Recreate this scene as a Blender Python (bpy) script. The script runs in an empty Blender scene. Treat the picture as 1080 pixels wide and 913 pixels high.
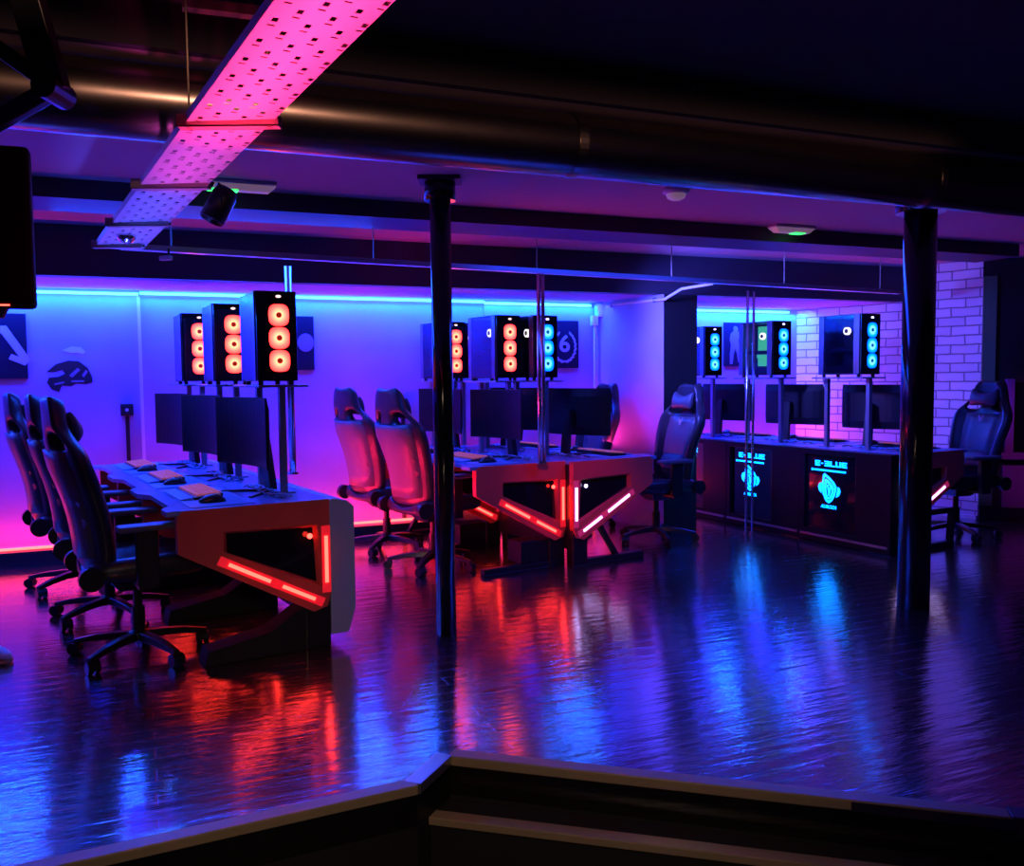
import bpy, bmesh, math, random
from mathutils import Vector, Matrix
from mathutils.geometry import tessellate_polygon
random.seed(7)
PI = math.pi
sc = bpy.context.scene
COL = sc.collection

# ------------------------------------------------------------------ camera
F, CX, CY, H0, ROLL, EYE = 930.0, 540.0, 456.5, 396.5, 0.0099, 1.35
pitch = math.atan((CY - H0) / F)
r0 = Vector((1, 0, 0)); f0 = Vector((0, math.cos(pitch), -math.sin(pitch))); u0 = Vector((0, math.sin(pitch), math.cos(pitch)))
rr = r0 * math.cos(ROLL) - u0 * math.sin(ROLL); uu = u0 * math.cos(ROLL) + r0 * math.sin(ROLL)
cam = bpy.data.objects.new('camera', bpy.data.cameras.new('camera')); COL.objects.link(cam)
M = Matrix.Identity(4)
for i in range(3):
    M[i][0], M[i][1], M[i][2] = rr[i], uu[i], -f0[i]
M[2][3] = EYE
cam.matrix_world = M
cam.data.sensor_width = 36; cam.data.lens = 36 * F / 1080; cam.data.clip_start = 0.02
sc.camera = cam
CP = Vector((0, 0, EYE))
def ray(px, py):
    return rr * ((px - CX) / F) - uu * ((py - CY) / F) + f0
def onz(px, py, z):
    d = ray(px, py); return CP + d * ((z - EYE) / d.z)
def onp(px, py, p, n):
    d = ray(px, py); n = Vector(n); return CP + d * ((Vector(p) - CP).dot(n) / d.dot(n))
def aty(px, py, Y):
    d = ray(px, py); return CP + d * (Y / d.y)

# room frame: A along the back wall, D away from the viewer
A = Vector((math.cos(math.radians(22.7)), math.sin(math.radians(22.7)), 0)); D = Vector((-A.y, A.x, 0))
WANG = math.radians(22.7)
def room(a, d, z=0): return A * a + D * d + Vector((0, 0, z))
def todA(p): return p.dot(A)
def todD(p): return p.dot(D)

# ------------------------------------------------------------------ materials
def mat(name, col, rough=.5, metal=0., emit=None, es=0., coat=0., spec=.5, noise=0., nscale=12, bump=0.):
    m = bpy.data.materials.new(name); m.use_nodes = True
    nt = m.node_tree; b = nt.nodes['Principled BSDF']
    b.inputs['Base Color'].default_value = (*col, 1); b.inputs['Roughness'].default_value = rough
    b.inputs['Metallic'].default_value = metal; b.inputs['Coat Weight'].default_value = coat
    b.inputs['Specular IOR Level'].default_value = spec
    if emit:
        b.inputs['Emission Color'].default_value = (*emit, 1); b.inputs['Emission Strength'].default_value = es
    if noise or bump:
        tc = nt.nodes.new('ShaderNodeTexCoord'); n = nt.nodes.new('ShaderNodeTexNoise')
        n.inputs['Scale'].default_value = nscale; n.inputs['Detail'].default_value = 5
        nt.links.new(tc.outputs['Object'], n.inputs['Vector'])
        if noise:
            mx = nt.nodes.new('ShaderNodeMix'); mx.data_type = 'RGBA'
            mx.inputs['A'].default_value = (*[c * (1 - noise) for c in col], 1); mx.inputs['B'].default_value = (*[min(1, c * (1 + noise)) for c in col], 1)
            nt.links.new(n.outputs['Fac'], mx.inputs['Factor']); nt.links.new(mx.outputs['Result'], b.inputs['Base Color'])
        if bump:
            bp = nt.nodes.new('ShaderNodeBump'); bp.inputs['Strength'].default_value = bump; bp.inputs['Distance'].default_value = .01
            nt.links.new(n.outputs['Fac'], bp.inputs['Height']); nt.links.new(bp.outputs['Normal'], b.inputs['Normal'])
    return m

def floor_mat():
    m = mat('dark_plank_floor', (.05, .03, .022), .2)
    nt = m.node_tree; b = nt.nodes['Principled BSDF']; L = nt.links.new
    tc = nt.nodes.new('ShaderNodeTexCoord'); mp = nt.nodes.new('ShaderNodeMapping')
    mp.inputs['Rotation'].default_value = (0, 0, -WANG)
    L(tc.outputs['Object'], mp.inputs['Vector'])
    br = nt.nodes.new('ShaderNodeTexBrick'); br.offset = .37
    for k, v in (('Scale', 1), ('Brick Width', 1.9), ('Row Height', .095), ('Mortar Size', .003), ('Mortar Smooth', .3), ('Bias', 0)):
        br.inputs[k].default_value = v
    br.inputs['Color1'].default_value = (.034, .021, .017, 1); br.inputs['Color2'].default_value = (.020, .013, .011, 1); br.inputs['Mortar'].default_value = (.006, .004, .003, 1)
    L(mp.outputs['Vector'], br.inputs['Vector']); L(br.outputs['Color'], b.inputs['Base Color'])
    st = nt.nodes.new('ShaderNodeMapping'); st.inputs['Scale'].default_value = (2.2, 17, 1); L(mp.outputs['Vector'], st.inputs['Vector'])
    n = nt.nodes.new('ShaderNodeTexNoise'); n.inputs['Scale'].default_value = 1.0; n.inputs['Detail'].default_value = 4; n.inputs['Roughness'].default_value = .6
    L(st.outputs['Vector'], n.inputs['Vector'])
    n2 = nt.nodes.new('ShaderNodeTexNoise'); n2.inputs['Scale'].default_value = 1.1; n2.inputs['Detail'].default_value = 6
    L(mp.outputs['Vector'], n2.inputs['Vector'])
    mr = nt.nodes.new('ShaderNodeMapRange'); mr.inputs['From Min'].default_value = .1; mr.inputs['From Max'].default_value = .9
    mr.inputs['To Min'].default_value = .12; mr.inputs['To Max'].default_value = .3
    L(n2.outputs['Fac'], mr.inputs['Value']); L(mr.outputs['Result'], b.inputs['Roughness'])
    ad = nt.nodes.new('ShaderNodeMath'); ad.operation = 'MULTIPLY_ADD'; ad.inputs[1].default_value = -1.1
    L(br.outputs['Fac'], ad.inputs[0]); L(n.outputs['Fac'], ad.inputs[2])
    bp = nt.nodes.new('ShaderNodeBump'); bp.inputs['Strength'].default_value = .28; bp.inputs['Distance'].default_value = .012
    L(ad.outputs[0], bp.inputs['Height']); L(bp.outputs['Normal'], b.inputs['Normal'])
    b.inputs['Specular IOR Level'].default_value = .8
    b.inputs['Coat Weight'].default_value = 1.; b.inputs['Coat IOR'].default_value = 3.1; b.inputs['Coat Roughness'].default_value = .125
    L(bp.outputs['Normal'], b.inputs['Coat Normal'])
    return m

def brick_mat():
    m = mat('painted_brick', (.75, .72, .72), .6)
    nt = m.node_tree; b = nt.nodes['Principled BSDF']; L = nt.links.new
    tc = nt.nodes.new('ShaderNodeTexCoord'); br = nt.nodes.new('ShaderNodeTexBrick')
    for k, v in (('Scale', 1), ('Brick Width', .25), ('Row Height', .083), ('Mortar Size', .007), ('Mortar Smooth', .25), ('Bias', -.2)):
        br.inputs[k].default_value = v
    br.inputs['Color1'].default_value = (.74, .72, .73, 1); br.inputs['Color2'].default_value = (.6, .58, .6, 1); br.inputs['Mortar'].default_value = (.24, .22, .25, 1)
    sep = nt.nodes.new('ShaderNodeSeparateXYZ'); cmb = nt.nodes.new('ShaderNodeCombineXYZ')
    L(tc.outputs['Object'], sep.inputs[0]); L(sep.outputs['X'], cmb.inputs['X']); L(sep.outputs['Z'], cmb.inputs['Y'])
    n = nt.nodes.new('ShaderNodeTexNoise'); n.inputs['Scale'].default_value = 7; n.inputs['Detail'].default_value = 3
    L(cmb.outputs[0], n.inputs['Vector'])
    mx = nt.nodes.new('ShaderNodeMix'); mx.data_type = 'VECTOR'; mx.inputs['Factor'].default_value = .02
    L(cmb.outputs[0], mx.inputs['A']); L(n.outputs['Color'], mx.inputs['B'])
    L(mx.outputs['Result'], br.inputs['Vector']); L(br.outputs['Color'], b.inputs['Base Color'])
    bp = nt.nodes.new('ShaderNodeBump'); bp.invert = True; bp.inputs['Strength'].default_value = .8; bp.inputs['Distance'].default_value = .012
    L(br.outputs['Fac'], bp.inputs['Height']); L(bp.outputs['Normal'], b.inputs['Normal'])
    return m

def fan_mat(name, inner, mid, outer, strength):
    m = bpy.data.materials.new(name); m.use_nodes = True; nt = m.node_tree; L = nt.links.new
    b = nt.nodes['Principled BSDF']; b.inputs['Base Color'].default_value = (.02, .02, .02, 1)
    tc = nt.nodes.new('ShaderNodeTexCoord'); ln = nt.nodes.new('ShaderNodeVectorMath'); ln.operation = 'LENGTH'
    L(tc.outputs['Object'], ln.inputs[0])
    mr = nt.nodes.new('ShaderNodeMapRange'); mr.inputs['From Max'].default_value = .066
    L(ln.outputs['Value'], mr.inputs['Value'])
    cr = nt.nodes.new('ShaderNodeValToRGB'); L(mr.outputs['Result'], cr.inputs['Fac'])
    e = cr.color_ramp.elements
    e[0].position = .28; e[0].color = (*inner, 1); e[1].position = 1.0; e[1].color = (*outer, 1)
    k = e.new(.62); k.color = (*mid, 1)
    L(cr.outputs['Color'], b.inputs['Emission Color']); b.inputs['Emission Strength'].default_value = strength
    return m

def glass_mat():
    m = bpy.data.materials.new('smoked_side_glass'); m.use_nodes = True; nt = m.node_tree; L = nt.links.new
    nt.nodes.remove(nt.nodes['Principled BSDF']); o = nt.nodes['Material Output']
    t = nt.nodes.new('ShaderNodeBsdfTransparent'); t.inputs['Color'].default_value = (.55, .55, .62, 1)
    g = nt.nodes.new('ShaderNodeBsdfGlossy'); g.inputs['Roughness'].default_value = .06; g.inputs['Color'].default_value = (.8, .8, .9, 1)
    fr = nt.nodes.new('ShaderNodeLayerWeight'); fr.inputs['Blend'].default_value = .12
    mx = nt.nodes.new('ShaderNodeMixShader'); L(fr.outputs['Facing'], mx.inputs[0]); L(t.outputs[0], mx.inputs[1]); L(g.outputs[0], mx.inputs[2]); L(mx.outputs[0], o.inputs['Surface'])
    return m

m_floor = floor_mat(); m_brick = brick_mat(); m_glass = glass_mat()
m_wall = mat('painted_plaster', (.36, .31, .62), .7, noise=.22, nscale=2.2, bump=.4)
m_ceil = mat('ceiling_paint', (.42, .34, .42), .75, noise=.1, nscale=2)
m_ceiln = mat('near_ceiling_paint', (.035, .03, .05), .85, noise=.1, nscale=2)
m_beam = mat('dark_beam_paint', (.035, .03, .05), .55)
m_dark = mat('black_paint', (.012, .012, .016), .5)
m_riser = mat('black_riser', (.004, .004, .005), .8)
m_carpet = mat('dark_carpet', (.006, .005, .005), .95, bump=.3, nscale=90)
m_nosing = mat('wood_nosing', (.27, .2, .13), .35, noise=.15, nscale=8)
m_alu = mat('aluminium_nosing', (.5, .48, .5), .3, .9)
m_column = mat('black_gloss_column', (.006, .006, .009), .14)
m_pipe = mat('brushed_pipe', (.3, .26, .24), .27, 1., noise=.25, nscale=9)
m_tray = mat('galvanised_tray', (.72, .7, .72), .45, .35)
m_strut = mat('dull_steel_strut', (.42, .35, .27), .5, .3)
m_steel = mat('bright_steel', (.62, .6, .66), .22, 1.)
m_white = mat('white_plastic', (.7, .7, .72), .4)
m_frame = mat('red_desk_panel', (.7, .09, .07), .35)
m_gred = mat('red_painted_glow', (.5, .03, .03), .35, emit=(1., .012, .03), es=.55)
m_gpink = mat('violet_painted_glow', (.5, .05, .1), .35, emit=(.8, .03, .2), es=.32)
m_desk = mat('dark_desktop', (.16, .26, .5), .25, noise=.2, nscale=14)
m_black = mat('black_plastic', (.012, .012, .015), .35)
m_cover = mat('matt_navy_cover', (.004, .004, .008), .4, spec=.25)
m_bgloss = mat('black_gloss_panel', (.008, .008, .012), .08, coat=.5)
m_cowl = mat('grey_violet_cover', (.32, .36, .62), .35)
m_lred = mat('red_led', (.8, .1, .1), .4, emit=(1., .03, .02), es=11)
m_lredhot = mat('red_wall_led', (.8, .1, .1), .4, emit=(1., .04, .03), es=10)
m_lpink = mat('white_violet_led', (.8, .8, .9), .4, emit=(.5, .42, 1.), es=5)
m_cyan = mat('cyan_led', (.2, .8, .9), .4, emit=(.02, .22, 1.), es=13)
m_logo = mat('cyan_logo_led', (.1, .6, .9), .4, emit=(.0, .2, 1.), es=6)
m_leather = mat('black_leather', (.022, .022, .03), .36, noise=.3, nscale=30, bump=.05)
m_leather2 = mat('grey_leather', (.11, .11, .14), .4, noise=.2, nscale=30, bump=.05)
m_fabric = mat('padded_pillow', (.06, .06, .09), .5)
m_key = mat('lit_keycaps', (.12, .08, .1), .4, emit=(1., .2, .35), es=.22)
m_mat = mat('mouse_mat', (.16, .34, .6), .4)
m_fred = fan_mat('red_fan_glow', (1., .12, .06), (1., .04, .03), (.6, .004, .008), 7.5)
m_fcyan = fan_mat('cyan_fan_glow', (.05, .2, 1.), (.0, .08, 1.), (.0, .018, .4), 7)
m_hubr = mat('red_hub', (.2, .01, .01), .4, emit=(.5, .02, .01), es=.5)
m_hubb = mat('blue_hub', (.01, .05, .1), .4, emit=(.0, .16, .3), es=.5)
m_coolw = mat('white_cooler_light', (.8, .8, .8), .4, emit=(1., .92, .75), es=6)
m_green = mat('green_board_light', (.1, .5, .2), .4, emit=(.1, 1., .35), es=1.3)
m_pcb = mat('circuit_board', (.02, .03, .06), .5)
m_case = mat('pc_case_metal', (.03, .03, .045), .3, .6)
m_caseside = mat('pc_case_frame', (.22, .22, .3), .25, .8)
m_exit = mat('green_exit_lens', (.1, .6, .2), .4, emit=(.03, 1., .12), es=2.2)
m_lens = mat('frosted_lens', (.6, .6, .6), .35, emit=(.9, .5, .8), es=.12)
m_poster = mat('dark_poster', (.010, .008, .016), .85, spec=.2)
m_print = mat('pale_print', (.4, .36, .42), .6)
m_print2 = mat('violet_print', (.2, .15, .22), .6)
m_purple = mat('purple_panel', (.3, .06, .3), .5)
m_greenp = mat('green_pilaster', (.12, .2, .12), .6)
m_cable = mat('cable_rubber', (.03, .03, .04), .4)
m_gum = mat('gum_sole', (.55, .38, .16), .6)
m_shoe = mat('pale_sneaker', (.7, .72, .8), .5)
m_screen = mat('dark_screen', (.003, .003, .005), .35, spec=.2)
m_mon = mat('monitor_plastic', (.008, .008, .011), .5, spec=.3)

# ------------------------------------------------------------------ mesh helpers
def cnt(name):
    return name
class MB:
    def __init__(s): s.b = bmesh.new()
    def face(s, vs):
        try: return s.b.faces.new(vs)
        except ValueError: return None
    def box(s, lo, hi, T=None):
        x0, y0, z0 = lo; x1, y1, z1 = hi
        v = [Vector(p) for p in ((x0,y0,z0),(x1,y0,z0),(x1,y1,z0),(x0,y1,z0),(x0,y0,z1),(x1,y0,z1),(x1,y1,z1),(x0,y1,z1))]
        if T: v = [T @ p for p in v]
        v = [s.b.verts.new(p) for p in v]
        for q in ((3,2,1,0),(4,5,6,7),(0,1,5,4),(1,2,6,5),(2,3,7,6),(3,0,4,7)): s.face([v[i] for i in q])
        return s
    def loft(s, secs, cap=True, closed=True):
        R = [[s.b.verts.new(p) for p in q] for q in secs]
        n = len(R[0])
        for a, b in zip(R, R[1:]):
            for i in range(n if closed else n - 1):
                j = (i + 1) % n; s.face([a[i], a[j], b[j], b[i]])
        if cap and closed:
            s.face(R[0][::-1]); s.face(R[-1])
        return s
    def cyl(s, p, q, r, r2=None, n=14):
        p, q = Vector(p), Vector(q); d = (q - p).normalized(); r2 = r if r2 is None else r2
        a = d.orthogonal().normalized(); b = d.cross(a)
        s.loft([[c + (a * math.cos(2*PI*i/n) + b * math.sin(2*PI*i/n)) * R for i in range(n)] for c, R in ((p, r), (q, r2))])
        return s
    def tube(s, pts, r, n=8):
        pts = [Vector(p) for p in pts]; secs = []
        for i, p in enumerate(pts):
            d = (pts[min(i+1, len(pts)-1)] - pts[max(i-1, 0)]).normalized()
            a = d.cross(Vector((0, 0, 1)));
            if a.length < 1e-3: a = Vector((1, 0, 0))
            a.normalize(); b = a.cross(d)
            secs.append([p + (a * math.cos(2*PI*k/n) + b * math.sin(2*PI*k/n)) * r for k in range(n)])
        return s.loft(secs)
    def prism(s, poly, o, ex, ey, ez, t):     # poly in (ex,ey), extruded t along ez
        o, ex, ey, ez = map(Vector, (o, ex, ey, ez))
        tri = tessellate_polygon([[Vector((x, y, 0)) for x, y in poly]])
        lo = [s.b.verts.new(o + ex*x + ey*y) for x, y in poly]; hi = [s.b.verts.new(o + ex*x + ey*y + ez*t) for x, y in poly]
        for t3 in tri:
            s.face([lo[i] for i in t3]); s.face([hi[i] for i in t3])
        n = len(poly)
        for i in range(n): s.face([lo[i], lo[(i+1) % n], hi[(i+1) % n], hi[i]])
        return s
    def lathe(s, prof, c, n=20, ax='z'):
        c = Vector(c); secs = []
        for r, h in prof:
            ring = []
            for i in range(n):
                x, y = r*math.cos(2*PI*i/n), r*math.sin(2*PI*i/n)
                ring.append(c + (Vector((x, y, h)) if ax == 'z' else Vector((x, h, y)) if ax == 'y' else Vector((h, x, y))))
            secs.append(ring)
        return s.loft(secs)
    def build(s, name, m, parent=None, smooth=False, bevel=0., sub=0, solid=0., loc=None, tf=None):
        bmesh.ops.recalc_face_normals(s.b, faces=s.b.faces)
        me = bpy.data.meshes.new(name); s.b.to_mesh(me); s.b.free()
        if tf is not None: me.transform(tf)
        me.materials.append(m)
        if smooth:
            for p in me.polygons: p.use_smooth = True
        o = bpy.data.objects.new(name, me); COL.objects.link(o)
        if parent: o.parent = parent
        if loc is not None: o.location = loc
        if solid:
            md = o.modifiers.new('solid', 'SOLIDIFY'); md.thickness = solid; md.offset = 0
        if bevel:
            md = o.modifiers.new('bevel', 'BEVEL'); md.width = bevel; md.segments = 2; md.limit_method = 'ANGLE'
        if sub:
            md = o.modifiers.new('sub', 'SUBSURF'); md.levels = sub; md.render_levels = sub
        return o

def tag(o, label, cat, group=None, kind=None):
    o['label'] = label; o['category'] = cat
    if group: o['group'] = group
    if kind: o['kind'] = kind
    return o
def thing(name, label, cat, loc=(0,0,0), rz=0., group=None):
    o = bpy.data.objects.new(name, None); COL.objects.link(o); o.empty_display_size = .1
    o.location = loc; o.rotation_euler = (0, 0, rz)
    return tag(o, label, cat, group)
def struct(o): o['kind'] = 'structure'; return o
def dup(root, loc, rz, label=None, group=None):
    def cp(o, par):
        c = o.copy(); COL.objects.link(c); c.parent = par
        for ch in [x for x in allobj if x.parent == o]: cp(ch, c)
        return c
    allobj = list(COL.objects)
    c = cp(root, None); c.location = loc; c.rotation_euler = (0, 0, rz)
    if label: c['label'] = label
    if group: c['group'] = group
    return c
def text_mesh(s, size, depth=.004, off=0.):
    cu = bpy.data.curves.new('t', 'FONT'); cu.body = s; cu.size = size; cu.extrude = depth; cu.offset = off; cu.align_x = 'CENTER'; cu.align_y = 'CENTER'
    o = bpy.data.objects.new('t', cu); COL.objects.link(o); bpy.context.view_layer.update()
    me = bpy.data.meshes.new_from_object(o.evaluated_get(bpy.context.evaluated_depsgraph_get()))
    bpy.data.objects.remove(o); return me
Z = Vector((0, 0, 1))

# ------------------------------------------------------------------ room shell
DW = 7.4            # distance of back wall plane
DB = 6.45           # bulkhead front
SOF = 2.03; CEIL = 2.36
corner = Vector((3.07, 9.52, 0)); bend = Vector((4.25, 8.0, 0))
DA = todD(corner)   # alcove wall depth
# platform floor
e0, e1 = onz(60, 913, 0), onz(440, 828, 0)
c1 = onz(474, 797, 0); r0p, r1p = onz(482, 795, 0), onz(1066, 862, 0)
eL = e1 + (e0 - e1).normalized() * 6; eR = r1p + (r1p - r0p).normalized() * 5
fl = [eL, e1, c1, eR, Vector((9, 13, 0)), Vector((-9, 13, 0))]
mb = MB(); mb.prism([(p.x, p.y) for p in fl], (0, 0, -.14), (1,0,0), (0,1,0), Z, .14)
struct(mb.build('floor', m_floor))
# step risers (black), tread and lower floor
def strip_along(p, q, w_in, w_out, z0, z1, name, m, bev=0.):
    d = (q - p).normalized(); n = Vector((d.y, -d.x, 0))    # n points to the viewer side for left->right edges
    mb = MB(); T = Matrix((( d.x, n.x, 0, p.x), (d.y, n.y, 0, p.y), (0, 0, 1, 0), (0, 0, 0, 1)))
    mb.box((0, -w_in, z0), ((q-p).length, w_out, z1), T)
    return struct(mb.build(name, m, bevel=bev))
strip_along(eL, e1, .05, .012, -.028, .006, 'trim_1', m_nosing, .004)
strip_along(e1, c1, .05, .012, -.03, .007, 'trim_2', m_alu, .003)
strip_along(c1, r1p, .05, .012, -.03, .006, 'trim_3', m_nosing, .004)
strip_along(r1p, eR, .06, .016, -.05, .01, 'trim_4', m_beam, .004)
strip_along(eL, e1, .02, .0, -.34, -.028, 'wall_step_left', m_riser)
strip_along(e1, c1, .02, .0, -.34, -.03, 'wall_step_corner', m_riser)
strip_along(c1, eR, .02, .0, -.34, -.03, 'wall_step_right', m_riser)
t0, t1 = onz(447, 860, -.15), onz(862, 911, -.15)
tR = t1 + (t1 - t0).normalized() * 4
mb = MB(); back0 = t0 + Vector((.12, .3, 0)); back1 = tR + Vector((.1, .5, 0))
mb.prism([(t0.x, t0.y), (tR.x, tR.y), (back1.x, back1.y), (back0.x, back0.y)], (0, 0, -.34), (1,0,0), (0,1,0), Z, .188)
struct(mb.build('floor_step', m_riser))
strip_along(t0, tR, .045, .012, -.175, -.146, 'trim_5', m_nosing, .004)
mb = MB(); mb.box((-9, -3, -.36), (9, 5.2, -.335)); struct(mb.build('floor_lower', m_carpet))

# walls
def wall_seg(name, a0, a1, d, z0, z1, th, m):
    """slab parallel to the back wall, front face at depth d"""
    mb = MB(); o = room(a0, d); T = Matrix.Translation(o) @ Matrix.Rotation(WANG, 4, 'Z')
    mb.box((0, 0, z0), (a1 - a0, th, z1))
    ob = mb.build(name, m); ob.matrix_world = T; return struct(ob)
aj1 = todA(onp(149, 400, room(0, DW), D)); aj2 = todA(onp(511, 400, room(0, DW), D)); aP = todA(onp(628, 400, room(0, DW), D))
wall_seg('wall_back_left', -9, aj1, DW - .05, 0, SOF, .3, m_wall)
wall_seg('wall_back_middle', aj1, aj2, DW, 0, SOF, .25, m_wall)
wall_seg('wall_back_right', aj2, aP, DW - .015, 0, SOF, .265, m_wall)
pf = onp(700, 400, room(0, DB), D); aPf = todA(pf)
aPb = todA(onp(735, 400, room(0, DB), D))
# pier: prism with a plan outline
pl = [room(aP, DW + .25), room(aP, DW - .015), room(aPf, DB), room(aPb, DB), room(aPb, DA), room(aP + .1, DA)]
mb = MB(); mb.prism([(p.x, p.y) for p in pl], (0,0,0), (1,0,0), (0,1,0), Z, SOF)
pier = struct(mb.build('wall_pier', m_wall))
pier.data.materials.append(m_dark)
for p in pier.data.polygons:
    if p.normal.dot(-D) > .9: p.material_index = 1
wall_seg('wall_alcove', aPb, todA(corner) + .02, DA, 0, SOF, .25, m_wall)
# brick side wall
bd = (bend - corner).normalized(); blen = (bend - corner).length
mb = MB(); mb.box((0, 0, 0), (blen, .25, CEIL))
bw = mb.build('wall_brick', m_brick); bw.matrix_world = Matrix.Translation(corner) @ Matrix.Rotation(math.atan2(bd.y, bd.x), 4, 'Z'); struct(bw)
# dark return wall with the hatch at far right
rd = Vector((.97, -.24, 0)).normalized(); RA = math.atan2(rd.y, rd.x)
def right_box(name, x0, x1, y0, y1, z0, z1, m, bev=0.):
    mb = MB(); mb.box((x0, y0, z0), (x1, y1, z1)); o = mb.build(name, m, bevel=bev)
    o.matrix_world = Matrix.Translation(bend) @ Matrix.Rotation(RA, 4, 'Z'); return struct(o)
right_box('wall_right', .0, 2.6, .0, .25, 0, CEIL, m_dark)
right_box('trim_pilaster', .0, .11, -.03, .0, .13, CEIL - .16, m_greenp)
right_box('baseboard_right', .0, 2.6, -.05, .0, 0, .12, m_dark)
right_box('trim_hatch_post', .2, .27, -.05, .0, .62, 1.28, m_purple, .004)
right_box('trim_hatch_sill', .14, 1.3, -.09, .0, .56, .62, m_purple, .006)
right_box('trim_hatch_panel', .19, 1.3, -.03, .0, .1, .5, m_purple, .004)
right_box('window_1', .28, 1.3, -.015, .0, .62, 1.25, m_bgloss)
# left side wall closing the room beyond the frame
mb = MB(); p = room(-5.6, 2.5); q = room(-5.6, DW)
mb.box((0, 0, 0), (.2, 5, CEIL)); o = mb.build('wall_left', m_wall); o.matrix_world = Matrix.Translation(room(-5.8, 2.6)) @ Matrix.Rotation(WANG, 4, 'Z'); struct(o)
# ceiling main + near (higher), bulkhead, beam
wall_seg('ceiling', -9, 9, 3.0, CEIL, CEIL + .05, DB + .3 - 3.0, m_ceil)
wall_seg('ceiling_near', -9, 9, -2.5, 2.50, 2.55, 5.5, m_ceiln)
wall_seg('trim_ceiling_step', -9, 9, 2.96, CEIL, 2.5, .04, m_ceiln)
abk = todA(corner + (bend - corner) * .63)
wall_seg('wall_bulkhead', -9, abk, DB, SOF, CEIL, .12, m_beam)
mb = MB(); pts = [room(-9, DB + .12), room(abk, DB + .12), room(todA(corner) + .05, DA + .2), room(-9, DA + .2)]
mb.prism([(p.x, p.y) for p in pts], (0, 0, SOF), (1,0,0), (0,1,0), Z, .05); struct(mb.build('ceiling_alcove', m_wall))
wall_seg('ceiling_beam', -9, 6.5, 5.0, 2.263, CEIL, .40, m_beam)
wall_seg('trim_corner_bead', aj1 - .012, aj1 + .012, DW - .065, .12, 1.985, .013, m_white)
# baseboards / plinths
wall_seg('baseboard_back', -9, aP, DW - .13, 0, .10, .08, m_dark)
wall_seg('baseboard_alcove', aPb, todA(corner), DA - .05, 0, .10, .05, m_dark)
mb = MB(); mb.box((0, -.03, 0), (blen, 0, .035)); o = mb.build('baseboard_brick', m_white); o.matrix_world = bw.matrix_world; struct(o)

# LED strips (things) -------------------------------------------------------
def led(name, a0, a1, d, z, m, label, h=.018):
    mb = MB(); mb.box((0, -.018, z - h/2), (a1 - a0, 0, z + h/2)); o = mb.build(name, m)
    o.matrix_world = Matrix.Translation(room(a0, d)) @ Matrix.Rotation(WANG, 4, 'Z'); return tag(o, label, 'led strip')
led('led_strip', -5.5, aj1, DW - .05, 2.0, m_cyan, 'cyan light strip along the wall top at far left, above the helmet decal')
led('led_strip', aj1 + .01, aj2, DW, 2.012, m_cyan, 'cyan light strip along the wall top behind the left and middle computer towers')
led('led_strip', aj2, aP - .06, DW - .015, 2.0, m_cyan, 'short cyan light strip above the laurel wreath poster')
led('led_strip', aPb + .02, todA(corner) - .12, DA, 1.998, m_cyan, 'cyan light strip at the top of the alcove wall beside the brick wall')
led('led_strip', -5.5, aj1, DW - .05, .115, m_lredhot, 'red light strip at the foot of the wall at far left')
led('led_strip', aj1 + .01, aP - .02, DW - .015, .115, m_lredhot, 'red light strip at the wall foot behind the desks')

led('led_strip', aPb + .02, todA(corner) - .1, DA, .115, m_lredhot, 'red light strip at the foot of the alcove wall behind the right desks')

# ------------------------------------------------------------------ lights
def area(name, loc, direction, sx, sy, col, power, spread=PI, along=None):
    l = bpy.data.lights.new(name, 'AREA'); l.shape = 'RECTANGLE'; l.size = sx; l.size_y = sy; l.color = col; l.energy = power; l.spread = spread
    l.spread = spread; o = bpy.data.objects.new(name, l); COL.objects.link(o)
    z = -Vector(direction).normalized(); x = Vector(along).normalized() if along else z.orthogonal().normalized()
    x = (x - z * x.dot(z)).normalized(); y = z.cross(x)
    Mx = Matrix.Identity(4)
    for i in range(3): Mx[i][0], Mx[i][1], Mx[i][2] = x[i], y[i], z[i]
    Mx.translation = Vector(loc); o.matrix_world = Mx
    o.visible_glossy = True
    return o
def spot(name, loc, target, col, power, ang, blend=.5, r=.03):
    l = bpy.data.lights.new(name, 'SPOT'); l.color = col; l.energy = power; l.spot_size = ang; l.spot_blend = blend; l.shadow_soft_size = r
    o = bpy.data.objects.new(name, l); COL.objects.link(o); o.location = loc
    o.rotation_euler = (Vector(target) - Vector(loc)).to_track_quat('-Z', 'Y').to_euler(); return o
BLUE = (.006, .018, 1.); CYN = (.0, .28, 1.); RED = (1., .02, .04); PINK = (1., .03, .28)
def wl(a0, a1, d, z, dirv, col, p, off, w=.06):
    area('wall_light', room((a0+a1)/2, d - off, z), dirv, a1 - a0, w, col, p, along=A)
for a0, a1, d, k in ((-5.4, aj1, DW - .05, 1.15), (aj1, aP, DW, .75), (aPb, todA(corner), DA, .8)):
    wl(a0, a1, d, 1.985, -Z - D*.05, CYN, 24*k, .05, .03)
    wl(a0, a1, d, 1.99, -Z + D*.45, BLUE, 185*k, .22, .1)
for a0, a1, d, k in ((-5.4, aj1, DW - .05, 1.2), (aj1, aP, DW, 1.), (aPb, todA(corner), DA, 1.5)):
    wl(a0, a1, d, .14, Z + D*.12, RED, 25*k, .11)

# world: almost black
w = bpy.data.worlds.new('dim_world'); sc.world = w; w.use_nodes = True
w.node_tree.nodes['Background'].inputs['Color'].default_value = (.25, .08, .8, 1); w.node_tree.nodes['Background'].inputs['Strength'].default_value = .012
sc.view_settings.view_transform = 'Standard'; sc.view_settings.exposure = .15
sc.cycles.use_denoising = True
sc.cycles.sample_clamp_indirect = 6.0

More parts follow.
